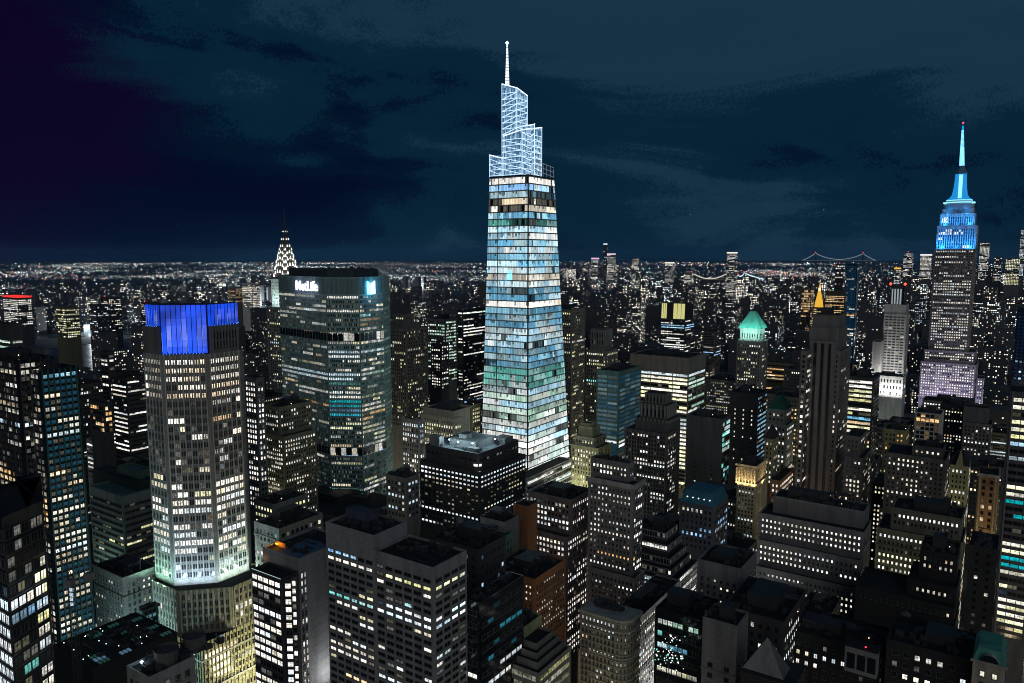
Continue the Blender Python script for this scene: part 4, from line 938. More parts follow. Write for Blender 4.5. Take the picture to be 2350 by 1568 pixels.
def grey_l_block():
    d = 256; wl = wall((.235, .235, .235))
    st = S(fh=2.9, bw=4.5, wr=.78, hr=.5, p=.12, pal='mix', e=(.4, 1.05), run=.6, m=.6, top=4.2, ind=True, dimp=.2, varf=.5,
           rows=((0, 0, .65, 'white', (.5, 1.1)), (1, 1, .5, 'yellow', (.4, .9)), (2, 2, .3, 'white'), (5, 6, .92, 'cool', (.6, 1.0)), (9, 9, .4, 'white'), (13, 13, .55, 'white', (.4, 1)), (15, 15, .3, 'cool')))
    B = hero('grey_l_block', 'big grey concrete office block with recessed dark window bands and a raised end', d, [(994, 1303, 859, 1071, 0, dict(kit=0))], wl, st, yb=1568, kit=0, nick='the big grey concrete block', fin=False, cat='office tower')
    C, A, Bd, o = B.T[0]; z = C.z; q = C - V2 * (A + .05)
    zt = atd(859, 1229, hypot(q.x, q.y)).z; A2 = -along(V((q.x, q.y, zt)), 747, V2); B2 = along(V((q.x, q.y, zt)), 934, U2)
    st2 = dict(st); st2['rows'] = ((0, 0, .6, 'blue', (.4, .8)), (1, 1, .55, 'white', (.4, 1)), (5, 5, .7, 'yellow', (.5, .9)), (6, 6, .97, 'teal', (.5, .8)), (9, 9, .3, 'cool'), (13, 13, .6, 'warm', (.4, 1)), (14, 14, .3, 'white')); st2['top'] = 4.2 + (zt - z)
    B.body(rect(q, A2, B2), zt, wl, facs=(0,), st=st2, cut=20)
    HRECT.append((uv(q)[0] - 2, uv(q)[0] + B2 + 2, uv(q)[1] - A2 - 2, uv(q)[1] + 2)); HSCR.append((747, 860, 1197, 1568, d))
    B.kit(q, A2, B2, zt - 1, 10, m=wall((.05, .06, .10))); B.kit(C, A, Bd, z - 1, 4, pent=False)
    jn = B.part('stone_joint', MIDS, kind='stuff')
    for k in range(7):
        zz = zt - 1 - k * 1.6
        if zz > z + .2:
            a, b = q - V2 * A2 - U2 * .04, q - U2 * .04; jn.quad(V((a.x, a.y, zz)), V((b.x, b.y, zz)), V((b.x, b.y, zz + .1)), V((a.x, a.y, zz + .1)))
    B.done()
grey_l_block()
hero('dark_annex', 'plain black annex behind the big grey concrete block', 300, [(1098, 1262, 980, 1118, 0, dict(a=26, b=20))], BLACKW, S(fh=4, bw=3.2, wr=.4, hr=.4, p=.12, pal='blue', e=(.3, .7)), yb=1420, kit=10, tank=True)
hero('glass_corner_annex', 'black glass block with blue reflections next to the brick block', 268, [(1100, 1385, 1068, 1127, 0, dict(b=30))], DG, S(ind=True, fh=5, bw=4, wr=.9, hr=.4, p=.1, pal='aqua', e=(.05, .25), rows=((5, 6, .8, 'white', (.3, .8)),)), yb=1540, kit=4)
# middle bottom
hero('green_lit_small_block', 'small grey block with a green washed band of windows', 375, [(1158, 1199, 1102, 1178, 6, dict(b=14)), (1160, 1230, 1097, 1178, 0, dict(wm=wall((.11, .24, .17))))], MIDS, S(fh=4.2, bw=3, wr=.35, hr=.5, p=.35, pal='white', e=(.4, 1)), yb=1300, kit=8, nick='the green washed block')
hero('brown_slab_tower', 'dark tower with a blank brown brick flank and magenta tinted lower piers', 405, [(1311, 1149, 1212, 1330, 6, dict(b=26, kit=1, cor=(1.5, .8))), (1300, 1234, 1208, 1332, 0, dict(b=30))], wall((.15, .135, .13)), S(fh=3.2, bw=2.45, wr=.5, hr=.5, p=.5, pal='white', e=(.3, 1.2), pier=(2, .7, .45, wall((.2, .12, .14)))), yb=1480, kit=12, nick='the brown flanked tower')
hero('brick_party_wall', 'tall blank rust brown brick wall of a slim block', 400, [(1211, 1163, 1178, 1214, 0, dict(b=10))], RUST, NOW, yb=1320, kit=1, nick='the blank rust brick wall')
hero('brick_block', 'rust coloured brick block with punched windows and black roofs', 330, [(1227, 1330, 1123, 1250, 0, dict(b=28))], RUST, S(fh=3.0, bw=2.2, wr=.46, hr=.44, p=.42, pal='warm', e=(.4, 1.1), ind=True, top=3, pair=False), yb=1430, kit=9, nick='the rust brick block')
OB = S(fh=4.1, bw=2.1, wr=.86, hr=.5, p=.85, pal='yellow', e=(.10, .28), run=.95, top=1, dimp=.6)
hero('louvred_block', 'stepped block with an olive louvred plant box above banded terraces', 285,
    [(1203, 1440, 1131, 1244, 12, dict(wm=wall((.32, .33, .17)), st=S(p=0, dimp=0, wr=.3, hr=.1, pier=(1, .35, .5, wall((.36, .37, .2))), bw=1.2), stw=NOW)), (1232, 1478, 1128, 1270, 6), (1232, 1500, 1126, 1283, 2), (1234, 1522, 1125, 1296, -2), (1236, 1546, 1125, 1310, -6)], wall((.17, .17, .15)), OB, yb=1568, kit=10, nick='the louvred terraced block')
hero('cornice_tower', 'grey stone tower with a pale cornice and a column of lit stair windows', 392, [(1444, 1064, 1356, 1456, 10, dict(kit=1)), (1454, 1117, 1350, 1477, 0, dict(cor=(2.6, 1.0), corm=PALE)), (1458, 1328, 1352, 1480, -5)], wall((.2, .196, .19)), S(fh=3.05, bw=2.2, wr=.46, hr=.5, p=.32, pal='white', e=(.35, 1.2), rows=((12, 12, .3, 'orange'), (14, 14, .9, 'white', (.9, 1.3)), (19, 19, .5, 'teal')), pair=False, ind=True), yb=1395, kit=8, nick='the pale corniced tower')
TB = S(fh=3.2, bw=1.6, wr=.84, hr=.62, off=.1, p=.08, pal='white', e=(.4, 1), run=.9, rows=((1, 1, .25, 'cool'),), pier=(1, .22, .3, PALE), band=(.35, .3, PALE), top=.6, m=.3, dimp=.35)
hero('terraced_glass_block', 'wedding-cake office block of gridded glass terraces', 395,
    [(1528, 1223, 1473, 1554, 22), (1533, 1252, 1472, 1564, 16), (1537, 1283, 1472, 1574, 10), (1541, 1308, 1472, 1585, 5), (1549, 1334, 1477, 1601, 0, dict(st=dict(TB, rows=((0, 0, .8, 'cool'), (3, 3, .7, 'cool'), (4, 4, .95, 'white', (.8, 1.2))), p=.3), stw=dict(TB, p=.75, e=(.3, .9))))], BLACKW, TB, yb=1410, kit=6, nick='the gridded terrace block')
def rounded_block():
    d = 312; Cz = atd(1440, 1428, d); z = Cz.z
    A = -along(Cz, 1333, V2); Bd = along(Cz, 1470, U2); r = 5.5
    B = Bld('rounded_corner_block', 'ornate old stone block with a rounded corner and heavy cornice', Cz, 'building', nick='the rounded corner block')
    cen = Cz - V2 * r + U2 * r; arc = []
    for i in range(6):
        an = pi / 2 * i / 5; arc.append(cen - U2 * (r * cos(an)) + V2 * (r * sin(an)))
    p = [Cz - V2 * A] + arc + [Cz + U2 * Bd, Cz - V2 * A + U2 * Bd]
    st = S(fh=2.9, bw=1.95, wr=.44, hr=.58, p=.22, pal='mix', e=(.3, 1), rows=((0, 0, .7, 'white', (.2, .8)), (1, 1, .8, 'white', (.4, 1)), (3, 3, .3, 'orange')), ind=True, band=(.35, .35, wall((.3, .29, .22))), top=2.2, m=.3)
    B.body(p, z, wall((.27, .25, .2)), facs=tuple(range(7)), st=st, cut=25)
    for zz, h, dd in ((z - 1.3, 1.3, 1.1), (z - 6.2, .8, .8), (z - 18.5, .7, .6)):
        c = B.part('cornice', wall((.33, .32, .28)), new=True)
        q = [x + (x - (cen if 1 <= i <= 6 else x)).normalized() * dd if 1 <= i <= 6 else x - U2 * dd * (1 if i in (0,) else 0) + V2 * (dd if i == 7 else 0) for i, x in enumerate(p)]
        c.prism(q, zz, zz + h - .15)
    B.kit(Cz - V2 * 5 + U2 * 5, A - 8, Bd - 8, z - .6, 26)
    HRECT.append((uv(Cz)[0] - 2, uv(Cz)[0] + Bd + 2, uv(Cz)[1] - A - 2, uv(Cz)[1] + 2)); HSCR.append((1333, 1470, 1388, 1568, d)); REG.append((1400, 1450, B.nick)); B.T = [(Cz, A, Bd, {})]; BY['rounded_corner_block'] = B; B.done()
rounded_block()
hero('white_lit_flank', 'long white lit block running behind the rounded corner block', 345, [(1466, 1420, 1440, 1520, 0, dict(a=14, b=52))], wall((.33, .325, .31)), S(fh=3.0, bw=2.0, wr=.4, hr=.5, p=.62, pal='white', e=(.5, 1.2)), yb=1568, kit=10)
hero('plain_grey_slab', 'plain grey slab with a blank side wall and one column of lit windows', 335, [(1700, 1306, 1600, 1740, 0, dict(b=24))], wall((.215, .215, .212)), S(fh=3.1, bw=3.1, wr=.38, hr=.42, p=.6, pal='warm', e=(.35, 1.1), ind=True, top=7), yb=1440, kit=8, nick='the plain grey slab')
hero('green_window_block', 'low glass block with bright green and blue window bands', 300, [(1611, 1424, 1504, 1640, 0, dict(b=22))], DG, S(fh=5.2, bw=2.2, wr=.95, hr=.44, p=.1, pal='green', e=(.2, .6), rows=((0, 0, .95, 'green', (.4, .7)), (1, 1, .3, 'teal'), (2, 2, .9, 'steel', (.3, .6)), (3, 4, .4, 'yellow', (.1, .4)), (6, 7, .95, 'steel', (.3, .6))), ind=True, top=3), yb=1568, kit=4, nick='the green windowed glass block')
hero('grey_panel_tower', 'square grey panelled stair tower with a black roof', 277, [(1692, 1437, 1613, 1718, 0)], wall((.17, .168, .165)), S(fh=4.2, bw=7, wr=.30, hr=.45, off=.3, p=.35, pal='mix', e=(.4, 1), rows=((0, 3, 0, 'white'), (5, 5, .5, 'green')), ind=True, top=16, m=.2, dimp=0), yb=1568, kit=1, nick='the grey panelled tower')
def pyramid_block():
    B = hero('pyramid_block', 'dark block with a triangular pale gable wall on its roof', 292, [(1800, 1428, 1722, 1830, 0, dict(a=24, b=34))], BLACKW, S(fh=4, bw=3, wr=.35, hr=.45, p=.3, pal='white', e=(.3, 1)), yb=1568, kit=8, nick='the pale gable block', fin=False)
    q = atd(1750, 1546, 268); a, b = q - V2 * 7.2, q + V2 * 7.2; t = atd(1756, 1470, 270)
    g = B.part('gable', GREY); a2, b2, t2 = a + U2 * 9, b + U2 * 9, t + U2 * 3
    for f in ((a, b, t), (b, b2, t2), (a2, a, t)): g.tri(*f)
    g.quad(b, b2, t2, t); g.quad(a2, a, t, t2)
    lowb = B.part('lower_roof', ROOF2); lowb.box(a - U2 * 2 - V((0, 0, 60)), (b - a) * 1.3, U2 * 16, 59.8); B.done()
pyramid_block()
# right half, upper rows
hero('green_glass_slab', 'green and blue glass slab with a blank pale green end wall', 700, [(1421, 853, 1369, 1472, 0)], wall((.10, .19, .16)), S(fh=4.1, bw=11, wr=.92, hr=.6, p=.06, pal='steel', e=(.1, .3), dark=(.004, .035, .07), rows=((3, 9, .5, 'steel', (.05, .14)), (15, 16, .9, 'white', (.7, 1.2)), (18, 20, .4, 'white'), (27, 28, .6, 'yellow')), top=4, dimp=.6), yb=1085, kit=5, nick='the green glass slab')
BW = S(fh=4.3, bw=4.0, wr=.95, hr=.56, p=.96, pal='yellow', e=(.7, 1.25), run=.9, top=17, rows=((0, 0, 1, 'cool', (.45, .8)), (11, 13, .8, 'cool', (.25, .7)), (14, 15, .9, 'white', (.6, 1.1))), band=(1.3, .5, WARMG), pier=(6, .7, .6, WARMG), m=.5, blind=.15)
hero('bright_banded_tower', 'large office tower of bright white and yellow floor bands below a dark flat top', 800, [(1580, 822, 1446, 1619, 0, dict(stw=dict(BW, p=.7, pal='green', e=(.2, .8))))], WARMG, BW, yb=1105, kit=9, nick='the bright banded tower', cat='office tower')
hero('crowned_black_tower', 'dark art deco tower with a scalloped dark stone crown', 610,
    [(1525, 905, 1480, 1537, 14, dict(b=14, kit=0, st=S(fh=6, bw=3, wr=.3, hr=.6, p=0, pier=(1, .9, .8, MIDS), dimp=0))), (1530, 932, 1470, 1545, 10, dict(b=20, kit=0, st=S(fh=8, bw=3.4, wr=.3, hr=.7, p=0, pier=(1, 1.1, 1, GREY), dimp=0))), (1534, 966, 1458, 1552, 6, dict(b=26, kit=0, st=S(fh=9, bw=3.6, wr=.3, hr=.7, p=0, pier=(1, 1.2, .9, MIDS), dimp=0))), (1531, 996, 1434, 1553, 0)],
    wall((.085, .082, .08)), S(fh=3.4, bw=2.5, wr=.5, hr=.52, p=.3, pal='white', e=(.4, 1.2), pier=(2, .8, .5, wall((.13, .125, .12)))), yb=1200, kit=0, nick='the scalloped black crown tower')
hero('gothic_tower', 'grey gothic tower with pinnacled top between darker blocks', 830, [(1388, 757, 1355, 1399, 8, dict(b=18, kit=0, st=S(fh=8, bw=3, wr=.3, hr=.6, p=0, pier=(1, .9, 1, GREY)))), (1392, 806, 1344, 1412, 0, dict(b=28))], MIDS, S(fh=3.8, bw=2.6, wr=.45, hr=.5, p=.22, pal='yellow', e=(.4, 1.1), rows=((0, 0, .8, 'yellow'), (8, 8, .6, 'teal')), pier=(2, .7, .5, GREY)), yb=960, kit=0, nick='the grey gothic tower')
hero('slim_grey_tower', 'slim grey tower standing close behind the tapering skyscraper', 800, [(1312, 711, 1270, 1320, 0, dict(b=30))], WARMG, S(fh=3.8, bw=2.6, wr=.42, hr=.5, p=.22, pal='yellow', e=(.3, 1.1), rows=((8, 8, .6, 'white'),)), yb=1000, kit=2)
hero('black_striped_tower', 'black tower with strips of yellow windows beside the gothic tower', 870, [(1344, 782, 1317, 1362, 0)], BLACKW, S(fh=4, bw=2.2, wr=.9, hr=.4, p=.35, pal='yellow', e=(.4, 1.1), run=.85, top=8), yb=970, kit=2)
hero('wedding_cake_block', 'olive lit stone block with a tiered pale top', 650, [(1356, 973, 1332, 1366, 14, dict(b=10, kit=0, st=NOW)), (1360, 982, 1328, 1372, 10, dict(b=14, st=NOW)), (1364, 1006, 1319, 1378, 4, dict(b=22, wm=wall((.34, .33, .28)))), (1372, 1030, 1310, 1384, 0, dict(b=26, cor=(1.2, 1)))], wall((.34, .33, .19)), S(fh=3.9, bw=2.8, wr=.38, hr=.6, p=.42, pal='yellow', e=(.3, 1.0), pier=(1, .7, .4, wall((.36, .35, .2)))), yb=1110, kit=0, nick='the tiered olive block')
hero('grey_end_wall_tower', 'dark slab with a grey blank wall and a teal lit glass side', 645, [(1658, 962, 1577, 1677, 0, dict(stw=S(fh=4.5, bw=5, wr=.9, hr=.7, p=.4, pal='teal', e=(.2, .7), rows=((1, 4, .9, 'teal', (.4, .9)),))))], wall((.10, .10, .10)), S(fh=4, bw=14, wr=.1, hr=.2, p=.4, pal='warm', top=40), yb=1125, kit=4, nick='the teal sided slab')
hero('black_slab_tower', 'matt black slab with a few lit windows along one edge', 690, [(1740, 905, 1676, 1760, 0, dict(b=28, stw=S(fh=4, bw=3, wr=.95, hr=.45, p=.55, pal='steel', e=(.2, .6))))], wall((.03, .03, .032)), S(fh=4.1, bw=9, wr=.14, hr=.4, p=.35, pal='white', e=(.4, 1), top=14, dimp=0), yb=1060, kit=2, nick='the matt black slab')
def gold_top():
    B = hero('gold_lit_tower', 'cream tower with a golden floodlit colonnade under its cornice', 560, [(1735, 1072, 1692, 1757, 0, dict(b=26, cor=(1.6, 1.1), corm=wall((.5, .42, .28)))), (1735.5, 1113, 1691, 1757.5, -1.0, dict(b=28, cor=(1.0, .8)))], wall((.38, .35, .25)),
        S(fh=2.95, bw=2.3, wr=.46, hr=.46, p=.35, pal='cool', e=(.3, .9), rows=((0, 0, 0, 'orange'),), pier=(1, .8, .5, wall((.42, .38, .26)))), yb=1240, kit=9, nick='the golden colonnade tower', fin=False)
    C, A, Bd, o = B.T[0]; C1 = B.T[1][0]
    col = B.part('column', wall((.5, .42, .28)), kind='stuff')
    for i in range(7):
        p = C - V2 * (A * i / 6) - U2 * 1.2; col.tube(V((p.x, p.y, C1.z)), V((p.x, p.y, C.z - 2)), .5, .5, 8)
    B.done()
    for f in (.1, .5, .9):
        p = V((*(C - V2 * (A * f) - U2 * 4.5).xy, C1.z - 1)); lamp('AREA', p, 1100, (1, .72, .34), 5, V((C.x, C.y, C.z)) - V2 * (A * f), 1.5)
    p = V((*(C + U2 * (Bd * .5) + V2 * 5).xy, C1.z - 1)); lamp('AREA', p, 1500, (1, .72, .34), 8, V((*(C + U2 * (Bd * .5)).xy, C.z)), 1.5)
gold_top()
def hip(B, C, A, Bd, h, m, ins=.3, ov=.6, name='roof'):
    r = B.part(name, m, new=True); b = [C - V2 * (A + ov) - U2 * ov, C + V2 * ov - U2 * ov, C + V2 * ov + U2 * (Bd + ov), C - V2 * (A + ov) + U2 * (Bd + ov)]
    k = [C - V2 * (A * (1 - ins)) + U2 * (Bd * ins), C - V2 * (A * ins) + U2 * (Bd * ins), C - V2 * (A * ins) + U2 * (Bd * (1 - ins)), C - V2 * (A * (1 - ins)) + U2 * (Bd * (1 - ins))]
    r.prism(b, C.z + .02, C.z + h, pts2=k)
def teal_pyramid_tower():
    B = hero('teal_pyramid_tower', 'grey stone tower crowned by a floodlit teal copper pyramid', 890, [(1744, 755, 1699, 1750, 5, dict(b=20, st=S(fh=9, bw=3, wr=.35, hr=.6, p=0, dimp=0, top=4), wm=wall((.42, .46, .43)))), (1748, 783, 1697, 1755, 2, dict(b=24, st=NOW, cor=(1.5, 1.2), corm=PALE, wm=wall((.4, .43, .4)))), (1748, 787, 1691, 1754, 0, dict(b=26))], MIDS,
        S(fh=3.9, bw=2.7, wr=.42, hr=.5, p=.3, pal='yellow', e=(.4, 1.1), rows=((0, 1, .1, 'white'), (13, 13, .6, 'cool'), (15, 16, .6, 'warm')), pier=(2, .8, .5, GREY)), yb=900, kit=0, nick='the teal pyramid tower', fin=False)
    C, A, Bd, o = B.T[0]; zt = atd(1722, 712, 900).z
    hip(B, C, A, Bd, (zt - C.z) * .92, wall((.14, .5, .42)), .37, 2.2); B.part('finial', METAL).tube(C - V2 * (A / 2) + U2 * (Bd / 2) + V((0, 0, zt - C.z)), C - V2 * (A / 2) + U2 * (Bd / 2) + V((0, 0, zt - C.z + 5)), .5, .1, 5)
    B.done(); C1, A1, B1, o1 = B.T[1]
    for f in (.15, .5, .85): lamp('AREA', C1 - V2 * (A1 * f) - U2 * 7 + V((0, 0, 2)), 1500, (.55, 1, .88), 5, C - V2 * (A * f) + V((0, 0, 8)), 2)
    lamp('AREA', C1 + V2 * 7 + U2 * (B1 * .5) + V((0, 0, 2)), 1500, (.55, 1, .88), 5, C + U2 * (Bd * .5) + V((0, 0, 8)), 2)
    for f in (.1, .9): lamp('AREA', V((*(C - V2 * (A * f) - U2 * 13).xy, C.z + 1)), 2200, (.4, 1, .86), 4, V((*(C - V2 * (A / 2) + U2 * (Bd / 2)).xy, C.z + 11)), 2)
    lamp('AREA', V((*(C + V2 * 13 + U2 * (Bd * .5)).xy, C.z + 1)), 2200, (.4, 1, .86), 4, V((*(C - V2 * (A / 2) + U2 * (Bd / 2)).xy, C.z + 11)), 2)
teal_pyramid_tower()
def green_hip():
    B = hero('green_hip_tower', 'stone tower with a dark green hipped copper roof', 660, [(1803, 943, 1760, 1813, 4, dict(b=20, cor=(1.2, .9), corm=PALE, kit=0)), (1806, 976, 1758, 1816, 0, dict(b=24))], wall((.30, .295, .25)), S(fh=3.9, bw=3, wr=.42, hr=.5, p=.4, pal='white', e=(.3, 1)), yb=1090, kit=0, nick='the green hipped tower', fin=False)
    C, A, Bd, o = B.T[0]; hip(B, C, A, Bd, 11, wall((.03, .15, .09)), .36); B.done()
    B = hero('pyramid_roof_block', 'small olive block with a dark pyramid roof', 610, [(1776, 1008, 1755, 1785, 0, dict(b=14, kit=0))], wall((.27, .26, .15)), S(fh=3.8, bw=2.6, wr=.4, hr=.5, p=.45, pal='warm', e=(.3, 1)), yb=1085, kit=0, fin=False)
    C, A, Bd, o = B.T[0]; hip(B, C, A, Bd, 10, ROOF2, .45); B.done()
    hero('red_brick_avenue_block', 'reddish lit brick block at the corner of the glowing avenue', 585, [(1790, 1104, 1768, 1822, 0, dict(b=40))], wall((.30, .16, .09)), S(fh=3.9, bw=2.6, wr=.42, hr=.5, p=.6, pal='warm', e=(.4, 1.1)), yb=1185, kit=5)
    B = hero('blue_mansard_block', 'dark block under a steep blue mansard roof with round dormer lights', 470, [(1640, 1165, 1560, 1650, 0, dict(b=26, kit=0))], wall((.05, .055, .07)), S(fh=3.9, bw=2.8, wr=.42, hr=.5, p=.34, pal='blue', e=(.3, .9), rows=((0, 0, .4, 'warm'),)), yb=1235, kit=0, nick='the blue mansard block', fin=False)
    C, A, Bd, o = B.T[0]; hip(B, C, A, Bd, 7.5, wall((.02, .13, .20)), .12, 0)
    dm = B.part('dormer_lamp', emit((1, .95, .85), 1.4), kind='stuff')
    for i in range(5): dm.octa(C - V2 * (A * (.16 + .16 * i)) + U2 * 1.2 + V((0, 0, 3.4)), .55, (0, 0, 0))
    B.done()
green_hip()
def dark_shaft():
    lw = wall((.155, .15, .145)); st = S(fh=3.9, bw=3.2, wr=.5, hr=.5, p=.2, pal='warm', e=(.4, 1.1), pair=False)
    B = hero('dark_stone_shaft', 'tall plain stone shaft with three dark vertical window strips', 620,
        [(1927, 724, 1866, 1946, 6, dict(b=26, st=S(fh=14, bw=2.2, wr=.1, hr=.1, p=0, pier=(1, .6, .8, MIDS), dimp=0, top=1), kit=1)), (1926, 754, 1858, 1950, 3, dict(b=32, st=NOW)), (1930, 806, 1846, 1956, 0, dict(b=40, st=S(fh=3.9, bw=3.2, wr=.3, hr=.5, p=.12, pal='warm', dimp=0, rows=()))), ],
        lw, st, yb=1170, kit=5, nick='the dark stone shaft', cat='skyscraper', fin=False)
    C, A, Bd, o = B.T[1]
    for i in range(3):
        g = B.part('window_strip', glass((.005, .006, .007), .3), new=True); x = .26 + .245 * i
        p = C - V2 * (A * (1 - x)) - U2 * 3.3
        g.hexa([V((*(p + V2 * dx + U2 * dy).xy, zz)) for zz in (20, C.z - 12) for dx, dy in ((-1.0, 0), (1.0, 0), (1.0, 3), (-1.0, 3))])
    # smooth centre bay over the window wings
    w = B.part('centre_bay', lw, new=True); w.box(V((*(C - V2 * (A * .93) - U2 * 3).xy, 20)), V2 * (A * .86), U2 * 2.9, C.z - 30)
    B.done()
    hero('shaft_wing', 'lower stone wing beside the dark shaft with pinnacles on its parapet', 600, [(1975, 1003, 1941, 1980, 0, dict(b=30)), (1981, 1052, 1938, 1986, -4, dict(b=36))], lw, S(fh=3.5, bw=2.4, wr=.45, hr=.5, p=.28, pal='warm', e=(.4, 1.1), pier=(2, .6, .4, MIDS)), yb=1165, kit=4)
    hero('shaft_side_wing', 'narrow shoulder wing on the avenue side of the dark shaft', 612, [(1853, 806, 1838, 1856, 0, dict(b=20))], lw, S(fh=3.9, bw=2.8, wr=.5, hr=.5, p=.3, pal='warm', e=(.4, 1.1)), yb=1150, kit=0)
dark_shaft()
def barrel_tower():
    yl = emit((.80, .78, .30), .75)
    B = hero('slatted_crown_tower', 'dark tower with tall glowing yellow slats in its crown', 1480, [(1572, 733, 1516, 1580, 0, dict(b=50, kit=0))], wall((.05, .05, .05)), S(fh=4.2, bw=4, wr=.85, hr=.45, p=.25, pal='white', e=(.5, 1.3), run=.8, rows=((2, 3, .9, 'blue', (.5, 1)), (6, 6, .8, 'white'), (11, 12, .6, 'white'))), yb=815, kit=0, nick='the yellow slatted crown', fin=False)
    C, A, Bd, o = B.T[0]; zt = atd(1545, 696, 1500).z; c = B.part('crown', wall((.03, .03, .03)))
    c.box(C - V2 * (A - 2) + U2 * 2 - V((0, 0, 1)), V2 * (A - 4), U2 * (Bd - 6), zt - C.z)
    for f0, f1 in ((.03, .085), (.105, .16), (.18, .235), (.52, .66), (.68, .82), (.84, .97)):
        s = B.part('lit_slat', yl, new=True); p = C - V2 * (A * (1 - f0)) - U2 * .3; w_ = A * (f1 - f0)
        s.hexa([p, p + V2 * w_, p + V2 * w_ + U2 * 1, p + U2 * 1] + [q + V((0, 0, zt - C.z)) + U2 * 2 for q in (p, p + V2 * w_, p + V2 * w_ + U2, p + U2)])
    B.done()
barrel_tower()
hero('ribbed_dark_tower', 'dark square tower with fine horizontal bands and a white lit floor', 1180, [(1640, 762, 1614, 1655, 0)], wall((.07, .07, .07)), S(fh=4, bw=3, wr=.95, hr=.3, p=.06, pal='white', rows=((5, 5, .9, 'white'), (7, 8, .8, 'blue', (.5, 1)), (18, 18, .5, 'white'))), yb=830, kit=1)
def golden_pyramid():
    B = hero('golden_pyramid_tower', 'stone tower topped by a glowing golden pyramid', 1900, [(1886, 706, 1866, 1891, 0, dict(b=28, kit=0, st=S(fh=5, bw=3, wr=.6, p=.8, pal='orange', e=(.6, 1.1), rows=((3, 30, .35, 'warm'),))))], wall((.3, .26, .18)), S(p=.4), yb=760, kit=0, nick='the golden pyramid', fin=False)
    C, A, Bd, o = B.T[0]; m = C - V2 * (A / 2) + U2 * (Bd / 2); z_ = lambda y: atd(1879, y, 1915).z
    g = B.part('gilded_roof', emit((1, .56, .05), .85)); sq = lambda r: [m + V((r * cos(pi / 4 * i - UA + pi / 8), r * sin(pi / 4 * i - UA + pi / 8), 0)) for i in range(8)]  # floodlight on the gilding is put into its own glow
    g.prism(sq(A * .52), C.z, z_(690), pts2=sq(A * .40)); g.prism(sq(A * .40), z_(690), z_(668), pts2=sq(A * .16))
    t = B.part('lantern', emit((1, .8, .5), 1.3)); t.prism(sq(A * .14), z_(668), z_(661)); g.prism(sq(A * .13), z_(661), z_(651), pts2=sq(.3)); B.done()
golden_pyramid()
hero('amber_slab_tower', 'broad slab with rows of amber windows beside the golden pyramid', 1850, [(1940, 669, 1894, 1950, 0, dict(b=30))], wall((.12, .1, .07)), S(fh=4, bw=3, wr=.7, hr=.45, p=.75, pal='orange', e=(.4, 1), top=10, rows=((0, 1, .95, 'orange'),)), yb=760, kit=0)
hero('red_beacon_tower', 'small tower with red beacons and warm lit colonnade by the golden pyramid', 1950, [(1862, 663, 1839, 1868, 0, dict(b=30))], wall((.15, .13, .12)), S(fh=6, bw=3, wr=.6, hr=.6, p=.6, pal='orange', e=(.4, .9), top=3), yb=760, kit=0)
hero('slender_blue_tower', 'slender blue glass tower rising above the far skyline', 1720, [(1968, 607, 1943, 1977, 0, dict(b=24))], glass((.005, .03, .05)), S(fh=4.2, bw=3.6, wr=.9, hr=.7, p=.04, pal='cool', e=(.2, .8), dark=(.003, .022, .05), rows=((24, 24, .8, 'orange'), (31, 45, .3, 'white')), dimp=.12, pier=(3, .5, .5, wall((.1, .2, .25)))), yb=820, kit=0, nick='the slender blue glass tower')
def grid_tower():
    B = hero('pale_gridded_tower', 'pale grey gridded tower with a lit finned top and red beacons', 1150, [(2080, 700, 2030, 2086, 0, dict(b=30, st=NOW, kit=0)), (2080, 722, 2029, 2086, -1, dict(b=32))], wall((.36, .36, .35)), S(fh=3.8, bw=5.2, wr=.84, hr=.46, p=.1, pal='yellow', e=(.2, .6), dark=.012, pier=(1, .9, .6, wall((.4, .4, .39)))), yb=862, kit=0, nick='the pale gridded tower', fin=False)
    C, A, Bd, o = B.T[0]; zt = atd(2060, 655, 1160).z
    lt = B.part('lit_core', emit((.8, .95, 1), .35)); lt.box(C - V2 * (A * .72) + U2 * 6, V2 * (A * .5), U2 * 12, (zt - C.z) * .8)
    f = B.part('top_fin', BLACKW, kind='stuff')
    for i in range(6): f.box(C - V2 * (A * (.78 - .13 * i)) + U2 * 3, V2 * 1.2, U2 * 18, zt - C.z)
    rb = B.part('beacon', emit((1, .06, .03), 4), kind='stuff')
    for k in (.78, .12): rb.octa(C - V2 * (A * k) + U2 * 3 + V((0, 0, zt - C.z + 2)), 2.2, (0, 0, 0))
    B.done()
    hero('plain_grey_annex', 'windowless light grey slab beside the pale gridded tower', 1120, [(2022, 785, 2003, 2027, 0, dict(b=30))], PALE, NOW, yb=862, kit=0)
    B = hero('white_lit_colonnade', 'low block with a floodlit white colonnade attic', 1060, [(2073, 866, 2003, 2080, 0, dict(b=30))], wall((.55, .55, .53)), S(fh=8, bw=3.6, wr=.4, hr=.5, p=.0, dimp=0, rows=((1, 30, .3, 'white'),)), yb=905, kit=3, fin=False)
    C, A, Bd, o = B.T[0]; B.done()
    for k in (.15, .5, .85): lamp('AREA', C - V2 * (A * k) - U2 * 9 - V((0, 0, 22)), 5200, (1, 1, .97), 8, C - V2 * (A * k) - V((0, 0, 8)), 3)
grid_tower()
hero('yellow_banded_tower', 'office tower with glaring yellow floors and a black flank', 760, [(2006, 868, 1944, 2034, 0, dict(b=34, stw=S(p=.02)))], BLACKW, S(fh=4.3, bw=5, wr=.96, hr=.56, p=.85, pal='yellow', e=(.5, 1.05), run=.85, rows=((0, 1, 1, 'white', (.7, 1.1)), (8, 8, .5, 'steel'), (9, 9, .7, 'orange', (.5, .9)), (13, 13, .8, 'orange')), top=2.5, band=(1.2, .4, BLACKW)), yb=1070, kit=3, nick='the glaring yellow banded tower')
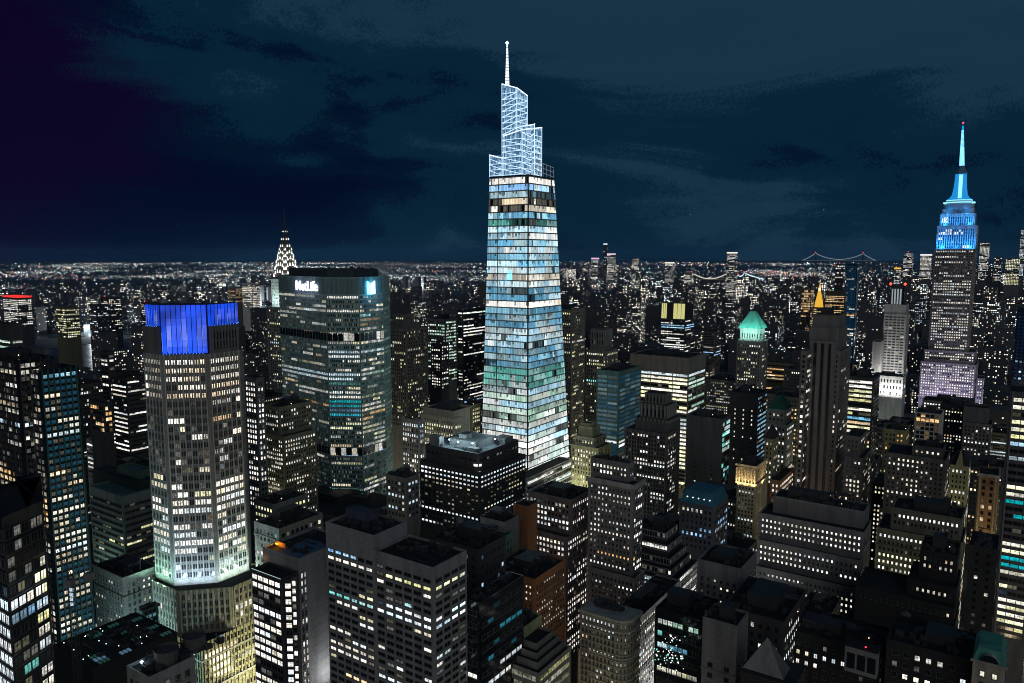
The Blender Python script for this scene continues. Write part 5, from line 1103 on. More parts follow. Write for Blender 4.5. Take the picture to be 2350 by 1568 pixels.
hero('olive_pyramid_block', 'olive stone block with a dark pyramid top and yellow windows', 705, [(2078, 990, 2028, 2086, 0, dict(b=28, cor=(1, .8)))], wall((.27, .26, .13)), S(fh=4, bw=3, wr=.42, hr=.5, p=.4, pal='orange', e=(.3, .9), pier=(2, .6, .4, OLIVE)), yb=1068, kit=4, tank=True)
hero('white_gridded_block', 'white framed gridded tower with amber windows on some floors', 790, [(2160, 951, 2100, 2169, 0, dict(b=26))], wall((.4, .4, .395)), S(fh=4.1, bw=3.6, wr=.8, hr=.7, off=.1, p=.14, pal='orange', e=(.4, .9), pier=(1, .55, .5, wall((.46, .46, .45))), dimp=.3, rows=((6, 8, .6, 'warm'),), top=1), yb=1080, kit=2, nick='the white gridded tower')
hero('twin_core_tower', 'dark tower with two raised grey cores above dotted windows', 860, [(2270, 938, 2212, 2284, 8, dict(b=20, kit=0, st=NOW)), (2276, 975, 2210, 2288, 0, dict(b=30))], DARKS, S(fh=3.8, bw=3, wr=.4, hr=.5, p=.35, pal='white', e=(.4, 1.1)), yb=1060, kit=0)
hero('low_grey_pair', 'plain grey block with few windows in front of the white gridded tower', 560, [(2165, 1030, 2094, 2175, 6, dict(b=20)), (2172, 1056, 2033, 2182, 0, dict(b=30))], wall((.14, .135, .13)), S(fh=3.3, bw=2.9, wr=.34, hr=.45, p=.3, pal='warm', e=(.4, 1)), yb=1150, kit=8, tank=True, nick='the plain grey pair')
def gabled():
    B = hero('gabled_block', 'narrow yellowish block with a steep gable and dark roof', 640, [(2224, 1072, 2180, 2231, 0, dict(b=26, kit=0))], wall((.33, .32, .2)), S(fh=4, bw=2.8, wr=.4, hr=.5, p=.5, pal='white', e=(.4, 1)), yb=1175, kit=0, nick='the gabled yellow block', fin=False)
    C, A, Bd, o = B.T[0]; g = B.part('gable', wall((.33, .32, .2))); a, b, t = C - V2 * (A * .7), C - V2 * (A * .3), C - V2 * (A * .5) + V((0, 0, 11)); g.tri(a, b, t); g.quad(b, b + U2 * 8, t + U2 * 8, t); g.quad(a + U2 * 8, a, t, t + U2 * 8); hip(B, C + U2 * 2, A, Bd - 4, 8, ROOF2, .3, 0); B.done()
gabled()
hero('ornate_brick_block', 'ornate narrow brick block with arched bays and pale corner piers', 590, [(2291, 1094, 2246, 2300, 0, dict(b=24, cor=(2, 1), corm=PALE))], wall((.30, .17, .08)), S(fh=4.4, bw=4.2, wr=.4, hr=.55, p=.45, pal='orange', e=(.3, .9), pier=(2, .9, .6, wall((.36, .34, .2)))), yb=1195, kit=4, nick='the ornate brick block')
hero('edge_glass_tower', 'glass tower with bright yellow and blue floors cut by the picture edge', 505, [(2400, 905, 2318, 2420, 0, dict(b=30))], wall((.10, .10, .11)), S(ind=True, fh=4.2, bw=4, wr=.97, hr=.56, p=.8, pal='yellow', e=(.4, 1.1), run=.85, rows=((6, 8, .5, 'blue', (.3, .7)), (14, 16, .8, 'aqua', (.2, .6)), (22, 23, .8, 'aqua', (.3, .6)), (27, 27, .7, 'blue')), pier=(8, .8, .8, MIDS), m=1.6), yb=1450, kit=0, nick='the glass tower at the picture edge')
hero('blue_edge_slab', 'dark blue slab seen beyond the glass tower at the edge', 1050, [(2380, 712, 2334, 2400, 0, dict(b=30))], glass((.004, .02, .06)), S(fh=4, bw=4, p=.08, pal='blue', dark=(.002, .01, .04)), yb=905, kit=0)
WN = S(fh=4.0, bw=2.3, wr=.5, hr=.5, p=.5, pal='warm', e=(.4, 1.2), run=.6, rows=((0, 0, .95, 'white', (.7, 1.2)), (3, 3, .8, 'yellow'), (5, 5, .6, 'white'), (8, 8, .7, 'orange', (.5, 1))), ind=True)
hero('bright_cornice_block', 'wide block with a bright lit attic row and many warm windows', 485, [(2208, 1192, 2046, 2214, 5, dict(b=26, cor=(.8, .6))), (2210, 1246, 2012, 2216, 0, dict(b=30))], wall((.2, .195, .15)), WN, yb=1430, kit=14, tank=True, nick='the bright attic block')
LW = S(fh=3.4, bw=2.35, wr=.46, hr=.5, p=.72, pal='white', e=(.5, 1.2), run=.75, ind=True, top=2.4, varf=.2)
hero('long_terraced_block', 'long grey block with three terraces of small white windows', 425,
    [(1984, 1174, 1775, 1990, 16, dict(b=16, st=NOW)), (1984, 1222, 1742, 1990, 8, dict(b=22, st=dict(LW, rows=((0, 0, .95, 'white', (.8, 1.2)), (2, 2, .9, 'white'), (3, 3, .9, 'blue', (.3, .8)))))), (1976, 1287, 1738, 1985, 4, dict(b=22)), (1966, 1351, 1736, 1985, 0, dict(b=24))], wall((.165, .162, .158)), LW, yb=1400, kit=22, nick='the long terraced block')
hero('pale_lower_wing', 'paler low wing with tall windows below the long terraced block', 395, [(1908, 1412, 1834, 1912, 0, dict(b=24))], wall((.24, .235, .22)), S(fh=3.3, bw=2.4, wr=.42, hr=.5, p=.5, pal='white', e=(.4, 1.1), ind=True), yb=1520, kit=6)
KW = S(fh=3.6, bw=2.3, wr=.46, hr=.5, p=.5, pal='warm', e=(.3, 1), run=.6, ind=True)
hero('black_terraced_block', 'black terraced block with thin pale roof edges and scattered windows', 385, [(2198, 1276, 2112, 2248, 16, dict(b=20)), (2196, 1352, 2082, 2248, 8, dict(b=26)), (2190, 1396, 2074, 2246, 3, dict(a=42, b=28)), (2190, 1440, 2070, 2240, 0, dict(b=30))], wall((.016, .016, .016)), KW, yb=1480, kit=9, nick='the black terraced block')
hero('dark_brick_flank', 'dark brick block with a thin column of windows behind the black terraces', 430, [(2290, 1262, 2225, 2305, 0, dict(b=24))], wall((.03, .03, .028)), S(fh=4, bw=4, wr=.3, hr=.4, p=.1, pal='warm'), yb=1420, kit=6)
def bay_gable():
    B = hero('bay_gable_block', 'black block with a pale framed triple bay window on its roof', 305, [(2020, 1500, 1850, 2060, 0, dict(a=36, b=24))], wall((.014, .014, .014)), S(fh=4, bw=3.4, wr=.42, hr=.48, p=.34, pal='mix', e=(.4, 1), ind=True), yb=1568, kit=8, nick='the triple bay roof block', fin=False)
    C, A, Bd, o = B.T[0]; q = atd(2012, 1530, 292); m = B.part('bay_window', wall((.2, .2, .2)), new=True)
    a = q - V2 * 11; m.box(a - V((0, 0, 5)), V2 * 11, U2 * 5, 10); 
    for i in range(3): B.part('pane', DG, new=True).box(a + V2 * (.8 + 3.5 * i) - U2 * .1 - V((0, 0, 3.4)), V2 * 2.8, U2 * .05, 6)
    B.part('roof', ROOF, new=True).box(a - V2 * .4 - U2 * .5 + V((0, 0, 5)), V2 * 11.8, U2 * 6, .4)
    B.part('beacon', emit((1, .03, .08), 3)).octa(q - V2 * 4 + V((0, 0, 6.3)), .4, (0, 0, 0)); B.done()
bay_gable()
hero('slim_black_tower', 'slim black block with two stacked groups of orange windows', 330, [(2092, 1478, 2048, 2098, 0, dict(b=18))], wall((.03, .028, .028)), S(fh=4.4, bw=3, wr=.7, hr=.55, p=.4, pal='orange', e=(.4, 1), ind=True, top=6), yb=1568, kit=2, tank=True)
hero('low_black_roofs', 'low black roof with parapet lines and a few amber windows', 300, [(2236, 1518, 2110, 2250, 0, dict(a=28, b=24))], wall((.022, .022, .022)), S(fh=4.2, bw=3.6, wr=.5, hr=.5, p=.42, pal='white', e=(.4, 1), ind=True), yb=1568, kit=10)
def mansard():
    B = hero('green_mansard_house', 'small ornate house with a green copper mansard and arched dormer', 292, [(2308, 1532, 2233, 2320, 0, dict(b=20, kit=0, cor=(.8, .7)))], wall((.33, .31, .26)), S(fh=4, bw=3.2, wr=.4, hr=.5, p=.3, pal='yellow', e=(.4, .9), ind=True), yb=1568, kit=0, nick='the green mansard house', fin=False)
    C, A, Bd, o = B.T[0]; hip(B, C, A, Bd, 3.6, wall((.08, .3, .22)), .14, .1)
    d = B.part('dormer', wall((.4, .38, .32))); q = C - V2 * (A * .5) - U2 * .4
    for i in range(7):
        a0, a1 = pi * i / 7, pi * (i + 1) / 7; r = 2.8
        p0, p1 = q + V2 * (-cos(a0) * r) + V((0, 0, sin(a0) * r)), q + V2 * (-cos(a1) * r) + V((0, 0, sin(a1) * r)); d.quad(p0, p1, p1 + U2 * 4, p0 + U2 * 4)
        B.part('pane', DG).tri(q - U2 * -.2, p0 + U2 * .2, p1 + U2 * .2)
    B.done()
mansard()
# ------------------------------------------------------------------ added area lights, hung before bright fronts in place of street and flood light
def glow(name, colr, e, ti=-1, out=14, zf=.45, side='N', size=9, tz=.8):
    C, A, Bd, o = BY[name].T[ti]; b = C - V2 * (A / 2) if side == 'N' else C + U2 * (Bd / 2); n = -U2 if side == 'N' else V2
    p = b + n * out; lamp('AREA', V((p.x, p.y, C.z * zf)), e, colr, size, V((b.x, b.y, C.z * tz)), 5)
for a in (('gold_lit_tower', (1, .98, .72), 14000, -1, 11, .5), ('wedding_cake_block', (.97, 1, .62), 8000), ('cream_club_block', (1, .97, .78), 6500), ('yellow_stone_block', (1, 1, .58), 7000), ('gabled_block', (1, 1, .55), 4000),
          ('olive_setback_block', (1, 1, .5), 5000), ('red_brick_avenue_block', (1, .6, .35), 4000, -1, 12, .5, 'W'), ('white_lit_flank', (1, 1, .98), 18000, -1, 12, .3, 'W', 14, .5), ('glass_podium', (1, 1, .98), 12000, -1, 18, .5, 'W'),
          ('brick_block', (1, .6, .3), 2600, -1, 12), ('ornate_brick_block', (1, .78, .42), 3200), ('green_hip_tower', (1, 1, .8), 4500, -1, 14, .5, 'W'), ('bright_cornice_block', (1, 1, .5), 7000, -1, 18, .25), ('green_terraced_block', (.6, 1, .8), 5000, -1, 18, .5),
          ('rounded_corner_block', (1, .8, .45), 2600, -1, 11, .45), ('rounded_corner_block', (1, 1, .6), 4200, -1, 11, .4, 'W'), ('plain_grey_slab', (1, 1, .97), 2500, -1, 11, .3), ('blue_sign_block', (1, 1, .8), 4000), ('terraced_glass_block', (.95, 1, 1), 7000, -1, 14, .4, 'W'), ('olive_pyramid_block', (1, 1, .45), 3500), ('brown_slab_tower', (1, .4, .5), 2500, -1, 12, .3), ('pale_gridded_tower', (1, 1, 1), 30000, -1, 40, .5, 'N', 16)):
    glow(*a)
# ------------------------------------------------------------------ far towers that stand out of the carpet of lights
FT = S(fh=7, bw=6, wr=.6, hr=.5, p=.4, pal='white', e=(.4, 1.3), top=4, m=1)
def far(name, label, cx, cy, xl, xr, d, wm=DARKS, crown=None, beacon=None, b=30, yb=None, **k):
    B = hero(name, label, d, [(cx, cy, xl, xr, 0, dict(b=b, kit=0))], wm, dict(FT, **k), yb=yb or min(1500, pj(atd(cx, cy, d) * 1)[1] + 90), kit=0, fin=False)
    C, A, Bd, o = B.T[0]; s = d / 1726
    if crown: B.part('lit_crown', emit(crown, 1.0)).box(C - V2 * A - U2 * s * .3, V2 * A, U2 * Bd, s * 3)
    if beacon: B.part('beacon', emit((1, .05, .05), 3), kind='stuff').octa(C - V2 * (A / 2) + V((0, 0, s * 2)), s * 1.2, (0, 0, 0))
    B.done()
far('far_tower', 'thinnest dark spike of the far skyline with a white tip', 1391, 562, 1385, 1392.5, 8000, BLACKW, crown=(.8, .95, 1), p=.12, fh=12)
far('far_tower', 'broad lit tower beside the thin dark spike on the horizon', 1410, 585, 1393, 1413, 7900, crown=(1, .7, .8), p=.7, fh=11, bw=10)
far('far_tower', 'pinkish lit far tower alone between the spike and the lit-topped block', 1464, 592, 1450, 1467, 7800, p=.7, fh=11, bw=10, pal='warm')
far('far_tower', 'short wide far tower close to the tapering skyscraper on the horizon', 1372, 595, 1357, 1376, 7700, p=.6, fh=11, bw=10, crown=(1, .6, .9))
far('far_tower', 'far tower with a flat white lit top amid the bright carpet of windows', 1544, 605, 1526, 1547, 5200, crown=(1, 1, .85), p=.5, yb=650)
far('far_tower', 'stocky white lit far block in the bright carpet', 1588, 625, 1570, 1591, 4600, p=.9, pal='white', yb=650)
far('lit_top_tower', 'lone tall residential tower with a glowing rim on its flat top', 1687, 582, 1668, 1690, 3000, BLACKW, crown=(1, .97, .8), p=.55, fh=4.2, bw=3.4, yb=700)
far('far_tower', 'far lit tower standing just beyond the mast skyscraper', 2272, 556, 2249, 2278, 4600, p=.75, pal='white', fh=6, yb=640)
far('far_tower', 'low broad greenish yellow far tower near the picture edge', 2342, 592, 2308, 2348, 4300, p=.85, pal='yellow', fh=7, yb=650)
far('far_tower', 'bright far tower cut off by the picture edge at the skyline', 2356, 527, 2343, 2362, 5200, p=.8, pal='cool', fh=7, yb=640)
far('far_tower', 'dim stepped far tower between the lit towers by the picture edge', 2300, 590, 2282, 2306, 4400, p=.4, yb=640)
far('far_tower', 'far dark tower with a needle top and red light beside the mast skyscraper', 2095, 580, 2074, 2098, 5000, p=.5, beacon=1, yb=640)
far('far_tower', 'far white lit block touching the edge of the mast skyscraper', 2138, 587, 2112, 2142, 4800, p=.75, crown=(1, 1, 1), yb=640)
far('far_tower', 'dark far tower topped by a row of red lights near the bridge', 1936, 606, 1917, 1942, 2600, BLACKW, beacon=1, p=.4, yb=660)
far('orange_roof_tower', 'far tower with a small orange pyramid light', 2066, 618, 2052, 2070, 4200, p=.5, crown=(1, .55, .05), yb=650)
far('red_topped_block', 'white windowed block with a red lit roof edge beyond the river', 40, 684, 6, 47, 2050, BLACKW, crown=(1, .04, .03), p=.75, fh=4.2, bw=4, yb=742)
far('riverside_tower', 'yellowish lit riverside tower across the water', 150, 706, 126, 157, 1950, wall((.12, .12, .07)), p=.6, pal='yellow', fh=5, bw=4, yb=765)
far('riverside_tower', 'tall speckled riverside tower with red beacon across the water', 248, 683, 231, 256, 2000, BLACKW, beacon=1, p=.5, pal='warm', fh=4.5, bw=4, yb=750)
far('riverside_tower', 'white speckled riverside tower next to the blue crown', 341, 695, 322, 346, 2000, BLACKW, beacon=1, p=.45, fh=4.5, bw=4, yb=745)
far('riverside_tower', 'riverside tower with a blue white lit vertical line', 222, 700, 203, 226, 1900, BLACKW, p=.3, pal='cool', fh=4.5, bw=4, yb=765)
far('white_lit_block', 'brightly white lit block standing across the river behind the crown', 578, 651, 555, 581, 2700, wall((.4, .4, .38)), p=.9, pal='warm', e=(.6, 1.0), fh=6, bw=5, yb=700)
far('ochre_far_block', 'dim ochre block beside the bright white block across the river', 540, 659, 523, 543, 2750, p=.8, pal='orange', e=(.2, .5), yb=690)

# ------------------------------------------------------------------ ordinary city blocks between and behind
TONES = [('black', (.03, .03, .032)), ('dark', (.06, .06, .06)), ('charcoal', (.09, .088, .085)), ('grey', (.15, .148, .145)), ('brown', (.12, .10, .08)), ('pale', (.21, .205, .195)), ('olive', (.15, .145, .09))]
def blocked(u0, u1, v0, v1):
    return any(u0 < b and u1 > a and v0 < d and v1 > c for a, b, c, d in HRECT)
far_poly = RIV
def far_side(x, y):
    # beyond the river: past its far bank
    p = pj(V((x, y, 0)))
    xs = [(-300, 778), (150, 766), (336, 757), (440, 742), (550, 708), (615, 700), (690, 690), (800, 680), (905, 672), (1010, 668), (1140, 664)]
    for (xa, ya), (xb, yb_) in zip(xs, xs[1:]):
        if xa <= p[0] <= xb: return p[1] < ya + (yb_ - ya) * (p[0] - xa) / (xb - xa)
    return p[0] < -300
cands = []
u = 150.0; row = 0
while u < 6200:
    dep = 30; v = -4800.0
    while v < 1500:
        wd = rnd.uniform(22, 46)
        if int(v // 270) != int((v + wd) // 270): v = (int((v + wd) // 270) if v > 0 else math.floor((v + wd) / 270)) * 270 + 14; 
        c = U2 * (u + dep / 2) + V2 * (v + wd / 2); d = hypot(c.x, c.y)
        if c.y > 60 and d < 6000:
            sx = pj(V((c.x, c.y, 30)))[0]
            if -60 < sx < 2410 and d > 225: cands.append((d, u, v, wd, dep, c))
        v += wd + .6
    u += 31 if row % 2 == 0 else 49; row += 1
cands.sort(key=lambda t: t[0])
def cmat():
    m, t, p = mat('city_fabric'); p.inputs['Base Color'].default_value = (.075, .075, .078, 1); p.inputs['Roughness'].default_value = .7
    an = t.nodes.new('ShaderNodeAttribute'); an.attribute_name = 'wcol'; t.links.new(an.outputs['Color'], p.inputs['Emission Color']); p.inputs['Emission Strength'].default_value = 1
    m.cycles.emission_sampling = 'NONE'; return m
FABRIC = cmat()
mass = MB(); nthing = 0; used_labels = {}
LITW = {'warm': 'warm', 'white': 'white', 'yellow': 'yellow', 'cool': 'bluish', 'mix': 'mixed', 'orange': 'amber', 'green': 'greenish', 'teal': 'teal', 'blue': 'blue'}
def distant_box(C, A, Bd, z, p, st_e, fh, bw, pal):
    r = [C - V2 * A, C, C + U2 * Bd, C - V2 * A + U2 * Bd]
    mass.prism(r, 0, z); bb = .2 + 2.3 * rnd.random() ** 2.4; st_e *= .55 + .55 * bb; p *= bb
    for a, b, n in ((r[0], r[1], -U2), (r[1], r[2], V2)):
        L_ = (b - a).length; t = (b - a).normalized(); nb = max(1, int(L_ / bw))
        for i in range(int(z / fh)):
            z1 = z - 1.5 - i * fh
            if z1 - fh < 4: break
            q = p * rnd.uniform(.2, 1.8)
            for j in range(nb):
                if rnd.random() < q:
                    c = pick(pal); k = st_e * (.25 + 1.6 * rnd.random() ** 2.2)
                    s0 = (j + .22) * L_ / nb; s1 = s0 + bw * .5; o = n * .1
                    A_, B_ = a + t * s0 + o, a + t * s1 + o; zz = z1 - fh * .55
                    mass.quad(V((A_.x, A_.y, zz)), V((B_.x, B_.y, zz)), V((B_.x, B_.y, z1 - fh * .1)), V((A_.x, A_.y, z1 - fh * .1)), (c[0] * k, c[1] * k, c[2] * k))
for d, u, v, wd, dep, c in cands:
    if inside(c.x, c.y, RIV) or blocked(u, u + dep, v, v + wd): continue
    fs = far_side(c.x, c.y)
    C = U2 * u + V2 * (v + wd); C.z = 0
    # height: mid-rise city with scattered towers, lower across the water and downtown of the midtown towers
    if fs: h = rnd.uniform(8, 26) if rnd.random() < .9 else rnd.uniform(30, 110)
    elif d < 520: h = rnd.uniform(62, 118)
    elif d < 1100: h = rnd.uniform(35, 85) if rnd.random() < .75 else rnd.uniform(85, 140)
    else:
        h = rnd.uniform(18, 55); q = rnd.random()
        if q < .12: h = rnd.uniform(60, 115)
        elif q < .14 and d < 3500: h = rnd.uniform(115, 160)
    # never in front of what the picture shows: keep below the visible foot of every farther landmark
    x0 = pj(V(((C - V2 * wd).x, (C - V2 * wd).y, h)))[0]; x1 = pj(V(((C + U2 * dep).x, (C + U2 * dep).y, h)))[0]
    x0, x1 = min(x0, x1), max(x0, x1); lim = 1e9
    for xl, xr, yt, yb_, dh in HSCR:
        if dh > d - 8 and xl < x1 and xr > x0: lim = min(lim, atd((x0 + x1) / 2, min(yb_, 1567), d).z)
    h = min(h, lim)
    if h < 9: 
        if lim < 9: continue
    ty = pj(V((C.x, C.y, h)))[1]
    if ty > 1585: continue
    hid = any(xl - 2 < x0 and xr + 2 > x1 and dh < d and yt - 2 < ty for xl, xr, yt, yb_, dh in HSCR)
    if hid and d < 1500: continue
    if d < 2300 and nthing < 205 and not fs and not hid:
        tone, colr = TONES[min(6, int(rnd.random() ** 1.2 * 7))]; pal = rnd.choice(['warm', 'white', 'white', 'yellow', 'mix', 'mix', 'cool', 'orange'])
        p = rnd.choice([.12, .22, .34, .5, .65]); many = 'few' if p < .2 else ('scattered' if p < .4 else 'many')
        size = 'low' if h < 45 else ('mid-rise' if h < 85 else 'tall')
        sx, sy = (x0 + x1) / 2, ty
        near = sorted(REG, key=lambda r: abs(r[0] - sx) + .8 * abs(r[1] - sy) if r[2] else 1e9)[:6]
        k = rnd.random(); kind = 'block' if k < .5 else 'building'
        tank = d < 900 and rnd.random() < .35
        extra = 'tank, ' if tank else ''
        for _, _, nk in near:
            lab = f'{size} {tone} {kind} with {extra}{many} {LITW[pal]} windows near {nk}'
            if lab not in used_labels: break
        used_labels[lab] = 1
        grp = 'ordinary city blocks between the landmark towers'
        B = Bld('city_block', lab, C, 'building', grp); C.z = h
        m = wall(colr)
        fhv = rnd.choice([3.2, 3.5, 3.8])
        if k < .6: st = S(fh=fhv, bw=rnd.uniform(2.0, 2.9), wr=rnd.uniform(.38, .54), hr=rnd.uniform(.42, .55), p=p, pal=pal, e=(.25, 1.2), pair=rnd.random() < .3)
        elif k < .8: st = S(fh=fhv, bw=rnd.uniform(2, 5), wr=.96, hr=rnd.uniform(.36, .5), p=p, pal=pal, e=(.2, 1.0), run=.85)
        else: st = S(fh=fhv, bw=rnd.uniform(2.1, 2.8), wr=.5, hr=.55, p=p, pal=pal, e=(.25, 1.2), pier=(2, .7, .5, m))
        r = rect(C, wd, dep)
        setb = h > 70 and rnd.random() < .45
        if setb:
            s = 4; B.body(rect(C, wd, dep), h * .8, m, facs=(0, 1), st=st, cut=h * .15)
            C2 = C - V2 * s + U2 * s; r2 = rect(C2, wd - 2 * s, dep - 2 * s); B.body(r2, h, m, facs=(0, 1), st=st, cut=h * .8); B.kit(C2, wd - 2 * s, dep - 2 * s, h - 1, 4, tank)
        else:
            B.body(r, h, m, facs=(0, 1), st=st, cut=max(0, h - 70)); B.kit(C, wd, dep, h - 1, 7 if d < 900 else 3, tank)
            if rnd.random() < .3: B.cornice(r, h - 1, 1.0, .8, m)
        B.done(); nthing += 1
    else:
        k = max(1, d / 1500)
        dens = .20 if not fs else .27
        sx = (x0 + x1) / 2
        dens *= 1.8 if (sx > 1290 and d > 2800) else 1.0
        dens *= max(.06, .95 + 1.5 * noise.noise(V((c.x / 420, c.y / 420, 3.0))) + .8 * noise.noise(V((c.x / 130, c.y / 130, 9.0))))
        distant_box(C, wd - rnd.uniform(0, 6), dep, h, dens, .9 + .35 * k, 3.8 * max(1, k * .8), 3.4 * max(1, k * .8), 'mix' if rnd.random() < .7 else rnd.choice(['warm', 'white', 'cool']))
for n_, a0, a1, d0, d1, h0, h1 in ((26, .055, .175, 6600, 8200, 60, 170), (34, .50, .66, 4300, 6200, 60, 190), (26, .18, .5, 5000, 7500, 40, 110)):
    for _ in range(n_):       # clusters of far high-rises
        a, d = rnd.uniform(a0, a1), rnd.uniform(d0, d1); w_ = rnd.uniform(26, 60); C = V((d * sin(a), d * cos(a), 0))
        distant_box(C, w_, w_, rnd.uniform(h0, h1), rnd.uniform(.3, .7), 1.6, 9, 8, rnd.choice(['white', 'mix', 'warm', 'cool']))
prop(mass.build('distant_city', FABRIC, None, None, True), 'carpet of far city blocks with thousands of small lit windows', kind='stuff')

# ------------------------------------------------------------------ lights of the plain towards the horizon
lights = MB()
def far_light(x, y, z, d, big=1.0, tint=None):
    q = rnd.random() if tint is None else min(1, max(0, rnd.gauss(tint, .09)))
    c = (1, .97, .92) if q < .40 else (.72, .95, 1) if q < .68 else (.45, .9, .9) if q < .78 else (1, .82, .52) if q < .90 else (1, .52, .18) if q < .95 else (1, .08, .08) if q < .98 else (.35, .4, 1)
    k = (.45 + 4.6 * rnd.random() ** 3.5) * big; s = d / 1726 * (.42 + .75 * rnd.random() ** 3)
    lights.octa(V((x, y, z)), s, (c[0] * k, c[1] * k, c[2] * k))
n = 0; cl = [(rnd.uniform(-.64, .66), 260 * 1726 / (rnd.uniform(604, 690) - 584), rnd.choice([None, None, .2, .6, .6, .74, .86, .93])) for _ in range(80)]
while n < 16000:
    tint = None
    if rnd.random() < .5:
        a0, d0, tint = rnd.choice(cl); a = a0 + rnd.gauss(0, .03); d = d0 * (1 + rnd.gauss(0, .09))
    else: a = rnd.uniform(-.68, .68); d = 260 * 1726 / (rnd.uniform(601, 715) - 584)
    x, y = d * sin(a), d * cos(a)
    if inside(x, y, RIV) or d < 2500 or d > 28000: continue
    if rnd.random() > .42 + 1.7 * noise.noise(V((x / 1500, y / 1500, 5.0))): continue
    # street rows: snap a good part of the lights to the avenues and streets
    if rnd.random() < .5:
        uu, vv = x * U2.x + y * U2.y, x * V2.x + y * V2.y
        if rnd.random() < .5: vv = round(vv / 240) * 240
        else: uu = round(uu / 200) * 200
        x, y = U2.x * uu + V2.x * vv, U2.y * uu + V2.y * vv
    if a > .08 and d < 5600: continue
    far_light(x, y, rnd.uniform(4, 30), d, 1.0, tint); n += 1
for _ in range(380):     # the last lights along the horizon
    a = rnd.uniform(-.66, .3); d = rnd.uniform(19000, 27000); far_light(d * sin(a), d * cos(a), 12, d, .8)
for poly, k in ((RIV, 1.1), (ISL, .9)):           # lamps along the river banks and the island
    for a, b in zip(poly, poly[1:] + poly[:1]):
        L_ = (b - a).length
        for i in range(int(L_ / 24)):
            p = a.lerp(b, (i + rnd.random()) / max(1, L_ / 24)); d = hypot(p.x, p.y)
            if d < 8000 and d > 800: far_light(p.x + rnd.gauss(0, 6), p.y + rnd.gauss(0, 6), rnd.uniform(5, 9), d, k)
for _ in range(420):     # bright ferry landing and terminals on the far shore
    x = rnd.choice([rnd.gauss(470, 45), rnd.gauss(545, 25), rnd.gauss(960, 50), rnd.gauss(1780, 45), rnd.gauss(1800, 30)])
    p = atz(x, (rnd.uniform(695, 706) if x < 700 else rnd.uniform(660, 668)) if x < 1200 else rnd.uniform(640, 648), 0); far_light(p.x, p.y, 8, hypot(p.x, p.y), 2.0)
for _ in range(16):      # main roads running out over the plain, each a bead string of one lamp colour
    a0, d0 = rnd.uniform(-.66, .1), rnd.uniform(4500, 13000); p = V((d0 * sin(a0), d0 * cos(a0), 10)); dr = rnd.choice([U2, V2, U2, (U2 + V2 * .3).normalized()]); ln = rnd.uniform(1500, 6000); tt = -ln / 2
    tn = rnd.choice([.2, .6, .86, .93])
    while tt < ln / 2:
        q = p + dr * tt + V((rnd.gauss(0, 6), rnd.gauss(0, 6), 0)); d = hypot(q.x, q.y)
        if not inside(q.x, q.y, RIV) and d > 3000: far_light(q.x, q.y, 9, d, .6, tn)
        tt += rnd.uniform(40, 110)
for _ in range(2600):    # the dense bright quarters beyond the towers on the west side of the view
    a = rnd.uniform(.03, .64); d = 260 * 1726 / (rnd.triangular(626, 690, 640) - 584)
    if noise.noise(V((a * 14, d / 900, 2.0))) < -.12: continue
    far_light(d * sin(a), d * cos(a), rnd.uniform(8, 60), d, .8)
prop(lights.build('city_lights', FABRIC, None, None, True), 'scattered white and coloured lights of the plain reaching to the horizon', kind='stuff')

# flood lights of the terminals and piers on the river bank, seen as streaks on the water
for x, y, e_ in ((588, 701, 2.2e6), (552, 706, 1.4e6), (470, 737, 8e5), (215, 764, 8e5), (950, 669, 2e6), (830, 677, 1.5e6)):
    p = atz(x, y, 0); lamp('POINT', V((p.x, p.y, 24)), e_, (.85, .96, 1), 8, name='pier_light')
# ------------------------------------------------------------------ bridges
def bridge(name, label, pts, d, deck_y, r, col, dots):
    """pts: (column, row) of anchors, tower tops and mid-span sag along the cable"""
    P3 = [atd(x, y, d) for x, y in pts]; base = V((P3[0].x, P3[0].y, 0))
    B = Bld(name, label, base, 'bridge'); cab = B.part('cable', emit(col, .42)); lm = B.part('cable_lamp', emit(col, 1.0), kind='stuff')
    deckz = atd(1500, deck_y, d).z
    def span(a, b, sag):
        pv = a
        for i in range(1, 25):
            t = i / 24; q = a.lerp(b, t) - V((0, 0, sag * 4 * t * (1 - t))); cab.tube(pv, q, r, r, 4); 
            for k in range(dots):
                w = pv.lerp(q, (k + .5) / dots); lm.octa(w, r * 1.7, (0, 0, 0))
            pv = q
    a0, t0, mid, t1, a1 = P3
    span(a0, t0, (t0.z - a0.z) * .08); span(t0, t1, (t0.z + t1.z) / 2 - mid.z); span(t1, a1, (t1.z - a1.z) * .08)
    dk = B.part('deck', emit((.5, .5, .45), .12)); dk.tube(V((a0.x, a0.y, deckz)), V((a1.x, a1.y, deckz)), r * 1.1, r * 1.1, 4)
    for t in (t0, t1):
        tw = B.part('tower', METAL, new=True); tw.box(V((t.x - r * 1.4, t.y - r * 1.4, 0)), V((r * 2.8, 0, 0)), V((0, r * 2.8, 0)), t.z)
        bc = B.part('beacon', emit((1, .05, .05), 1.6), new=True); bc.octa(t + V((0, 0, r * 3)), r * 2.2, (0, 0, 0))
    B.done()
bridge('suspension_bridge', 'far suspension bridge with a lit cable curve above the horizon', [(1841, 598), (1871.5, 581.5), (1926, 595.5), (1981, 582.5), (2010, 598)], 15500, 597.5, 6.5, (.72, .82, .92), 0)
bridge('suspension_bridge', 'string of warm white lamps on a bridge in the bright carpet', [(1563, 636), (1588, 626), (1632, 640), (1668, 628), (1690, 640)], 5000, 641, 2.0, (1, .95, .85), 2)
bridge('suspension_bridge', 'bridge with bluish white cable lamps beside the lone tower', [(1690, 634), (1694, 632), (1700, 634), (1708, 627), (1752, 641)], 5400, 641, 2.6, (.6, .88, 1), 2)

